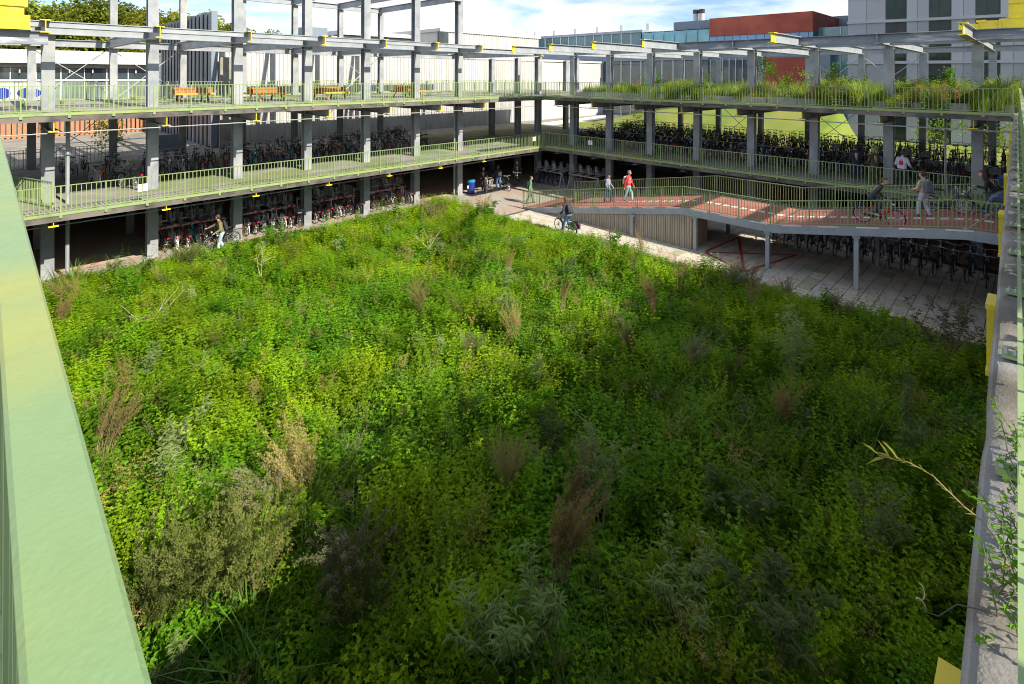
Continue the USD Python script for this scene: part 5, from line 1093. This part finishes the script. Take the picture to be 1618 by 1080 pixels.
SH = [
    ('bushy', -23.51, 17.65, 1.0, 0, 'large grey green bush at the far corner of the courtyard'),
    ('reed', -21.78, 19.6, 1.0, 67, 'tall brown reed clump at the far corner beside the pavement'),
    ('reed', -21.98, 18.41, 0.8, 134, 'smaller brown reeds left of the tall reed clump in the far corner'),
    ('olive', -24.49, 9.48, 0.9, 201, 'olive tuft leaning over the left pavement below the racks'),
    ('olive', -24.87, 6.03, 0.8, 268, 'low olive tuft at the left rim below the first rack bay'),
    ('tan', -23.43, 2.11, 1.0, 335, 'tan dry plume nearest to the left pavement rim'),
    ('brown', -22.09, 1.73, 0.8, 42, 'brown dry plume next to the left handrail end'),
    ('tan', -13.84, 1.79, 1.1, 109, 'big tan plume against the left handrail half way down'),
    ('brown', -15.42, 2.47, 0.9, 176, 'brown dry stalks above the big tan plume by the handrail'),
    ('tan', -9.77, 4.24, 1.15, 243, 'big tan plume in the lower left of the courtyard'),
    ('grey', -9.75, 3.55, 1.0, -40, 'grey feathery plume just left below the big tan plume'),
    ('olive', -8.78, 2.38, 1.25, 17, 'large olive dome shaped plume in the lower left'),
    ('olive', -8.68, 2.97, 1.1, 84, 'olive plume right beside the large olive dome plume'),
    ('olive', -8.93, 1.81, 1.0, 151, 'olive plume left of the large olive dome plume near the handrail'),
    ('grey', -7.55, 4.08, 1.15, -12, 'purple grey feathery plume leaning right in the lower middle'),
    ('olive', -6.85, 3.8, 1.0, 285, 'brownish olive plume below the purple grey feathery plume'),
    ('brown', -5.4, 6.49, 1.25, 352, 'tall rust brown plume in the lower middle'),
    ('brown', -5.83, 7.34, 1.0, 59, 'rust brown stalks right behind the tall rust brown plume'),
    ('tan', -7.09, 6.94, 0.8, 126, 'slender tan plume left of the rust brown plumes'),
    ('tan', -11.27, 11.43, 0.75, 193, 'pale tan plume in the middle of the courtyard'),
    ('tan', -14.58, 10.42, 0.85, 260, 'yellowish plume in the sunlit upper middle'),
    ('reed', -15.25, 15.11, 0.8, 327, 'pinkish brown stalks in the sunlit upper middle'),
    ('reed', -11.43, 13.89, 0.9, 34, 'grey brown stalks right of the upper middle'),
    ('grey', -11.48, 10.09, 0.7, -39, 'small grey plume left of the pale tan plume'),
    ('brown', -7.94, 12.66, 0.8, 168, 'thin brown stalks in the right half'),
    ('brown', -9.0, 15.67, 1.1, 235, 'large brown plume near the timber wall'),
    ('reed', -9.38, 18.15, 1.0, 302, 'brown reeds at the pavement rim below the timber wall'),
    ('grey', -8.06, 19.74, 1.1, -11, 'feathery dark plume at the pavement rim left of a ramp post'),
    ('reed', -6.81, 18.24, 0.9, 76, 'brown stalks below the feathery rim plume'),
    ('tan', -6.36, 20.26, 0.6, 143, 'yellow upright tuft at the pavement rim'),
    ('reed', -12.61, 20.86, 0.8, 210, 'thin reeds at the rim below the riding cyclist'),
    ('brown', -4.11, 12.89, 0.9, 277, 'brown plume in the shaded right part'),
    ('brown', -5.58, 13.28, 0.8, 344, 'faded brown plume left of the silvery sapling'),
    ('willow', -4.48, 14.77, 1.15, 51, 'silvery willow sapling standing in the shaded right part'),
    ('willow', -5.49, 7.72, 1.1, 118, 'blue grey willow sapling right of the rust brown plume'),
    ('sapling', -2.19, 14.88, 0.9, 185, 'slender willow sapling towards the right edge'),
    ('willow2', -4.92, 5.05, 1.1, 252, 'broad willow shoot with long pale leaves at the bottom middle'),
    ('willow2', -2.57, 7.78, 1.0, 319, 'willow shoot with long leaves at the bottom right'),
    ('willow2', -3.84, 9.41, 0.9, 26, 'dark willow shoot in the lower right'),
    ('willow2', -3.69, 7.23, 0.9, 93, 'feathery dark shoot between the two bottom willows'),
    ('bushy', -1.94, 19.08, 1.25, 160, 'rounded grey green bush at the right pavement rim'),
    ('bushy', -4.64, 20.04, 0.6, 227, 'small leafy bush at the right pavement rim'),
    ('willow', -1.84, 10.25, 0.9, 294, 'willow sapling near the right ledge'),
    ('grey', -6.73, 13.93, 0.9, -19, 'grey green plume in the right half'),
    ('bushy', -7.54, 19.59, 0.8, 68, 'bushy dark plant left of the yellow upright tuft'),
    ('sapling', -8.91, 9.95, 0.7, 135, 'slender pale sapling in the middle')]
for kd, x, y, s, rot, lab in SH:
    cat = {'willow': 'sapling', 'willow2': 'sapling', 'sapling': 'sapling'}.get(kd, 'plant'); nm = {'willow': 'willow_sapling', 'willow2': 'willow_sapling', 'sapling': 'willow_sapling', 'bushy': 'shrub'}.get(kd, 'dry_plant')
    shrub(kd, nm, lab, cat, (x, y), rot, s)
# many small dry tufts scattered among the nettles
pt = field(.8, .9, .75); pt = pt[edge(pt) > .2]; tz = n2(pt, .5, 33); pt = pt[tz > .40]
tp = []
for k, mt in enumerate(('plume', 'plume_brown', 'plume_green', 'plume_grey')): 
    tp.append((plume(90 + k, .95, 8, .10, 50, .034, (.1, 0), .35)[1], mt))
instancer('dry_tufts', tp, np.c_[pt, mound(pt) + .22], rg.integers(0, 4, len(pt)), rg.uniform(0, 6.28, len(pt)), rg.uniform(.5, 1.1, len(pt)), label='small faded seed heads scattered among the green weeds', category='weeds', kind='stuff')
# bare twigs
def twigs(label, loc, mat, seed, h, n, lean):
    r = np.random.default_rng(seed); mb = MB(); z = float(mound(np.array([loc]))[0]) + .25; t = thing('bare_twig', label, 'twig', (*loc, z))
    for k in range(n):
        a = r.uniform(0, 6.28); e = np.array([math.cos(a) * lean, math.sin(a) * lean, 1.0]) * h * r.uniform(.5, 1); m_ = e * .5 + r.normal(size=3) * .05; mb.tube([(0, 0, 0), m_, e], [.012, .008, .003], 4)
        for q in range(3): f = e * r.uniform(.5, .95); g = f + r.normal(size=3) * h * .16 + [0, 0, h * .12]; mb.tube([f, g], [.005, .002], 3)
    mb.build('branches', mat, t)
twigs('pale bare forked twig sticking out of the sunlit nettles', (-20.0, 14.6), 'twig_pale', 2, .9, 9, 1.0)
twigs('grey dead stick bundle among the weeds at the left', (-19.9, 3.7), 'twig_pale', 4, .9, 8, 1.2)
twigs('slender pale stalk standing in the nettles at the left', (-21.2, 7.6), 'twig_pale', 6, 1.4, 3, .35)

# wild growth on the upper back floor
N = 1500; pw_ = np.c_[rg.uniform(LEDGE + 1.2, 5.5, N), BEDGE + 1.15 + (9.5 * rg.random(N) ** 1.4)]; wz = n2(pw_, .8, 64)
dens = wz + .03 * (pw_[:, 0] + 26) / 3; pw_ = pw_[dens > .44]; wz = wz[dens > .44]
def gp(h, ar): return lambda k: grass(k, 30, h, .16, .011, ar)
wp = [(patch(gp(h, ar), 100 + q, 5, .45), 'wild') for q, (h, ar) in enumerate([(.75, .25), (.95, .3), (.6, .5)])] + [(patch(nt(.7, 5, .22, .11), 110, 5, .45), 'wild'), (patch(nt(.9, 4, .2, .10), 111, 4, .4), 'bush'), (patch(lambda k: plume(k, .95, 7, .12, 40, .045, (.1, 0), .3)[1], 112, 3, .3), 'wild_pink'), (patch(lambda k: plume(k, .9, 7, .12, 44, .045, (.1, 0), .35)[1], 113, 3, .35), 'wild')]
wi = rg.choice(7, len(pw_), p=[.20, .17, .13, .13, .09, .13, .15])
instancer('roof_meadow', wp, np.c_[pw_, np.full(len(pw_), F2 + .02)], wi, rg.uniform(0, 6.28, len(pw_)), np.clip(.66 + 2.3 * (wz - .36), .45, 1.7) * np.clip(.75 + .016 * (pw_[:, 0] + 26), .7, 1.15), label='wild meadow grass and flowers growing on the upper back floor', category='meadow', kind='stuff')
pn = np.c_[.55 + 3.2 * rg.random(420) ** 1.4, rg.uniform(4.6, 28, 420)]
nm = [(nettle(150, .9, 5, .16, .10), 'nettle'), (nettle(151, 1.0, 4, .14, .09), 'bush'), (grass(152, 34, .9, .14, .011, .25), 'wild'), (willow(153, 1.3, 6, .13, .16)[1], 'bush'), (willow(154, 1.6, 5, .12, .14)[1], 'willow')]
ni = rg.choice(5, len(pn), p=[.25, .25, .14, .22, .14]); tall = (pn[:, 0] > .95) & (rg.random(len(pn)) < .5)
instancer('near_meadow', nm, np.c_[pn, np.full(len(pn), F2 - .02)], ni, rg.uniform(0, 6.28, len(pn)), np.where(tall, rg.uniform(1.4, 2.3, len(pn)), rg.uniform(.7, 1.35, len(pn))), label='tall meadow weeds and saplings on the near right deck behind its railing', category='meadow', kind='stuff')
MB().box(LEDGE + 2, 5.5, BEDGE + 1.1, 42, F2 + .002, F2 + .10).build('roof_soil', 'soil', kind='structure', label='soil layer under the meadow on the upper back floor')
mo = np.c_[rg.uniform(-38.5, LEDGE - .4, 420), rg.uniform(-2, 29, 420)]; mo = mo[(n2(mo, .6, 71) > .50)]
instancer('deck_weeds', [(grass(120, 26, .28, .16, .010, .7), 'wild'), (bush(121, .2, 70, .05, .5), 'bush')], np.c_[mo, np.full(len(mo), F2 + .01)], rg.integers(0, 2, len(mo)), rg.uniform(0, 6.28, len(mo)), rg.uniform(.4, 1.1, len(mo)), label='moss and small weeds on the upper left floor', category='weeds', kind='stuff')
eg = np.vstack([np.c_[np.full(60, LEDGE - .12), rg.uniform(0, 28, 60), np.full(60, F1)], np.c_[np.full(36, LEDGE - .12), rg.uniform(0, 28, 36), np.full(36, F2)], np.c_[np.full(9, LEDGE + .06), rg.uniform(0, 12, 9), np.full(9, F1 - .1)]])
instancer('edge_weeds', [(bush(123, .2, 60, .06, .6), 'nettle'), (grass(124, 18, .3, .08, .008, .8), 'wild')], eg, rg.integers(0, 2, len(eg)), rg.uniform(0, 6.28, len(eg)), rg.uniform(.3, .95, len(eg)), label='small weeds sprouting along the left deck edges', category='weeds', kind='stuff')
for k, (x, y, s, kd, lab) in enumerate([(-15.6, 33.2, 1.0, 'roof_bush', 'dark green shrub on the upper back floor left of a column'), (-18.3, 32.6, .9, 'roof_bush', 'small dark shrub on the upper back floor near the middle'), (-7.2, 30.9, 1.0, 'yellow', 'tall yellow green bush in the meadow on the upper back floor'), (-9.6, 31.2, .8, 'yellow', 'pale yellow bush beside a column on the upper back floor'), (-2.8, 31.1, 1.0, 'climber', 'dark climbing plant against the right column of the upper back floor'), (-12.9, 36.5, 1.0, 'young', 'young tree with a bare trunk on the upper back floor')]):
    t = thing('shrub', lab, 'shrub', (x, y, F2)); r = np.random.default_rng(300 + k); st = MB()
    if kd == 'climber': cl = [(np.array([.1 * math.sin(q), -.25, .3 + .28 * q]), .2) for q in range(6)]; st.tube([(0, -.25, 0), (.1, -.25, 1.9)], .015, 4)
    elif kd == 'young': cl = [(np.array([math.cos(q * 1.9) * .45, math.sin(q * 1.9) * .45, 1.7 + .13 * q]), .36) for q in range(7)]; st.tube([(0, 0, 0), (.05, 0, 1.0), (0, 0, 2.2)], [.05, .035, .02], 5)
    else: cl = [(np.array([r.normal() * .38, r.normal() * .38, .35 + .18 * q]), .34) for q in range(7 if kd == 'roof_bush' else 9)]; [st.tube([(0, 0, 0), c], .014, 4) for c, _ in cl]
    st.build('stem', 'bark', t); P_ = np.vstack([c + r.normal(size=(70, 3)) * rr * .55 for c, rr in cl]); leaves(P_, r.normal(size=P_.shape) + [0, 0, .5], r.uniform(.09, .17, len(P_)) * s, r, .6).build('foliage', 'wild' if kd == 'yellow' else 'bush', t)
# shrubs outside at street level between back columns, pot tree by the yard
for k, (x, y, lab) in enumerate([(-5.0, 44.5, 'bright leafy shrub behind the bicycles before the pale office block'), (-1.6, 44.0, 'leafy shrub at the far right behind the back deck bicycles'), (-42.2, 5.9, 'small leafy tree beside the yard fence at the left'), (-27.5, 46, 'low shrub at the lawn edge behind the back deck')]):
    t = thing('shrub', lab, 'shrub', (x, y, OUT)); r = np.random.default_rng(400 + k); MB().tube([(0, 0, 0), (.1, 0, 1.5)], [.05, .03], 6).build('stem', 'bark', t)
    P_ = np.vstack([np.array([r.normal() * .45, r.normal() * .45, 1.0 + .2 * q]) + r.normal(size=(60, 3)) * .25 for q in range(8)]); leaves(P_, r.normal(size=P_.shape) + [0, 0, .4], r.uniform(.14, .24, len(P_)), r, .6).build('foliage', 'tree_b' if k == 2 else 'wild', t)
# plants rooted in the broken edge at the right, close to the lens
t = thing('ledge_weed', 'leafy weed growing from the broken concrete edge close by at the right', 'weed', (0, 0, F2))
r = np.random.default_rng(9); P_, D_, L_ = [], [], []; st = MB()
for k in range(58):
    y = r.uniform(1.85, 3.0); b = np.array([nedge(y) + r.uniform(.06, .2), y, 0]); hh = r.uniform(.05, .19); e = b + np.array([r.normal() * .05 - .02, r.normal() * .08, hh]); m_ = (b + e) / 2 + r.normal(size=3) * .01
    st.tube([b, m_, e], [.0022, .0016, .0008], 4)
    for q in np.linspace(.2, 1, 9): c = b * (1 - q) + e * q; an = r.uniform(0, 6.28); P_.append(c); D_.append([math.cos(an), math.sin(an), .5]); L_.append(r.uniform(.014, .034))
st.build('stem', 'stem', t); leaves(np.array(P_), np.array(D_), np.array(L_), r, .42, .1, .4).build('foliage', 'bush', t)
t = thing('grass_stalk', 'yellow grass stalk leaning out over the courtyard from the right edge', 'grass', (0, 0, F2)); st = MB(); y0_ = 2.6
f = np.linspace(0, 1, 9); base = np.array([nedge(2.3) + .06, 2.3, .0]); tip = np.array([-.415, 2.36, .085]); p = base + (tip - base) * f[:, None] + np.array([0, 0, 1.0]) * (.06 * np.sin(f * 3.1))[:, None] + r.normal(size=(9, 3)) * .006
st.tube(p, np.linspace(.0026, .001, 9), 5).build('stem', 'stem_dry', t)
P_, D_, L_ = [], [], []
for q in np.linspace(.12, 1.0, 34): c = np.array([np.interp(q, f, p[:, i]) for i in range(3)]); P_.append(c); D_.append((tip - base) / np.linalg.norm(tip - base) + r.normal(size=3) * .45); L_.append(r.uniform(.018, .034) + .045 * (q > .82))
leaves(np.array(P_), np.array(D_), np.array(L_), r, .13, .05, .1).build('blade', 'ledge_grass', t)
t = thing('dry_tendril', 'curled dry root hanging over the courtyard side of the broken edge', 'root', (0, 0, F2)); a = np.linspace(0, 9, 40)
pts = np.c_[-.238 + .014 * np.cos(a) * (1 - a / 14), 1.90 + .016 * np.sin(a), -.03 + .007 * a]; pts = np.vstack([[[nedge(1.9) + .08, 1.98, .02], [nedge(1.9) - .02, 1.95, .0], [-.20, 1.915, -.035]], pts])
MB().tube(pts, .0016, 5).build('root', 'bark', t)
lf = thing('dead_leaves', 'brown dead leaves and twigs lying on the broken concrete edge', 'leaf litter', (0, 0, F2)); 
for k in range(26):
    y = r.uniform(1.6, 9); c = np.array([[nedge(y) + r.uniform(.04, .3), y, .016]]); leaves(c, np.array([[r.normal(), r.normal(), .05]]), np.array([r.uniform(.03, .07)]), r, .5, .2, .05).build('dead_leaf', 'plume_brown' if k % 2 else 'stem_dry', lf)
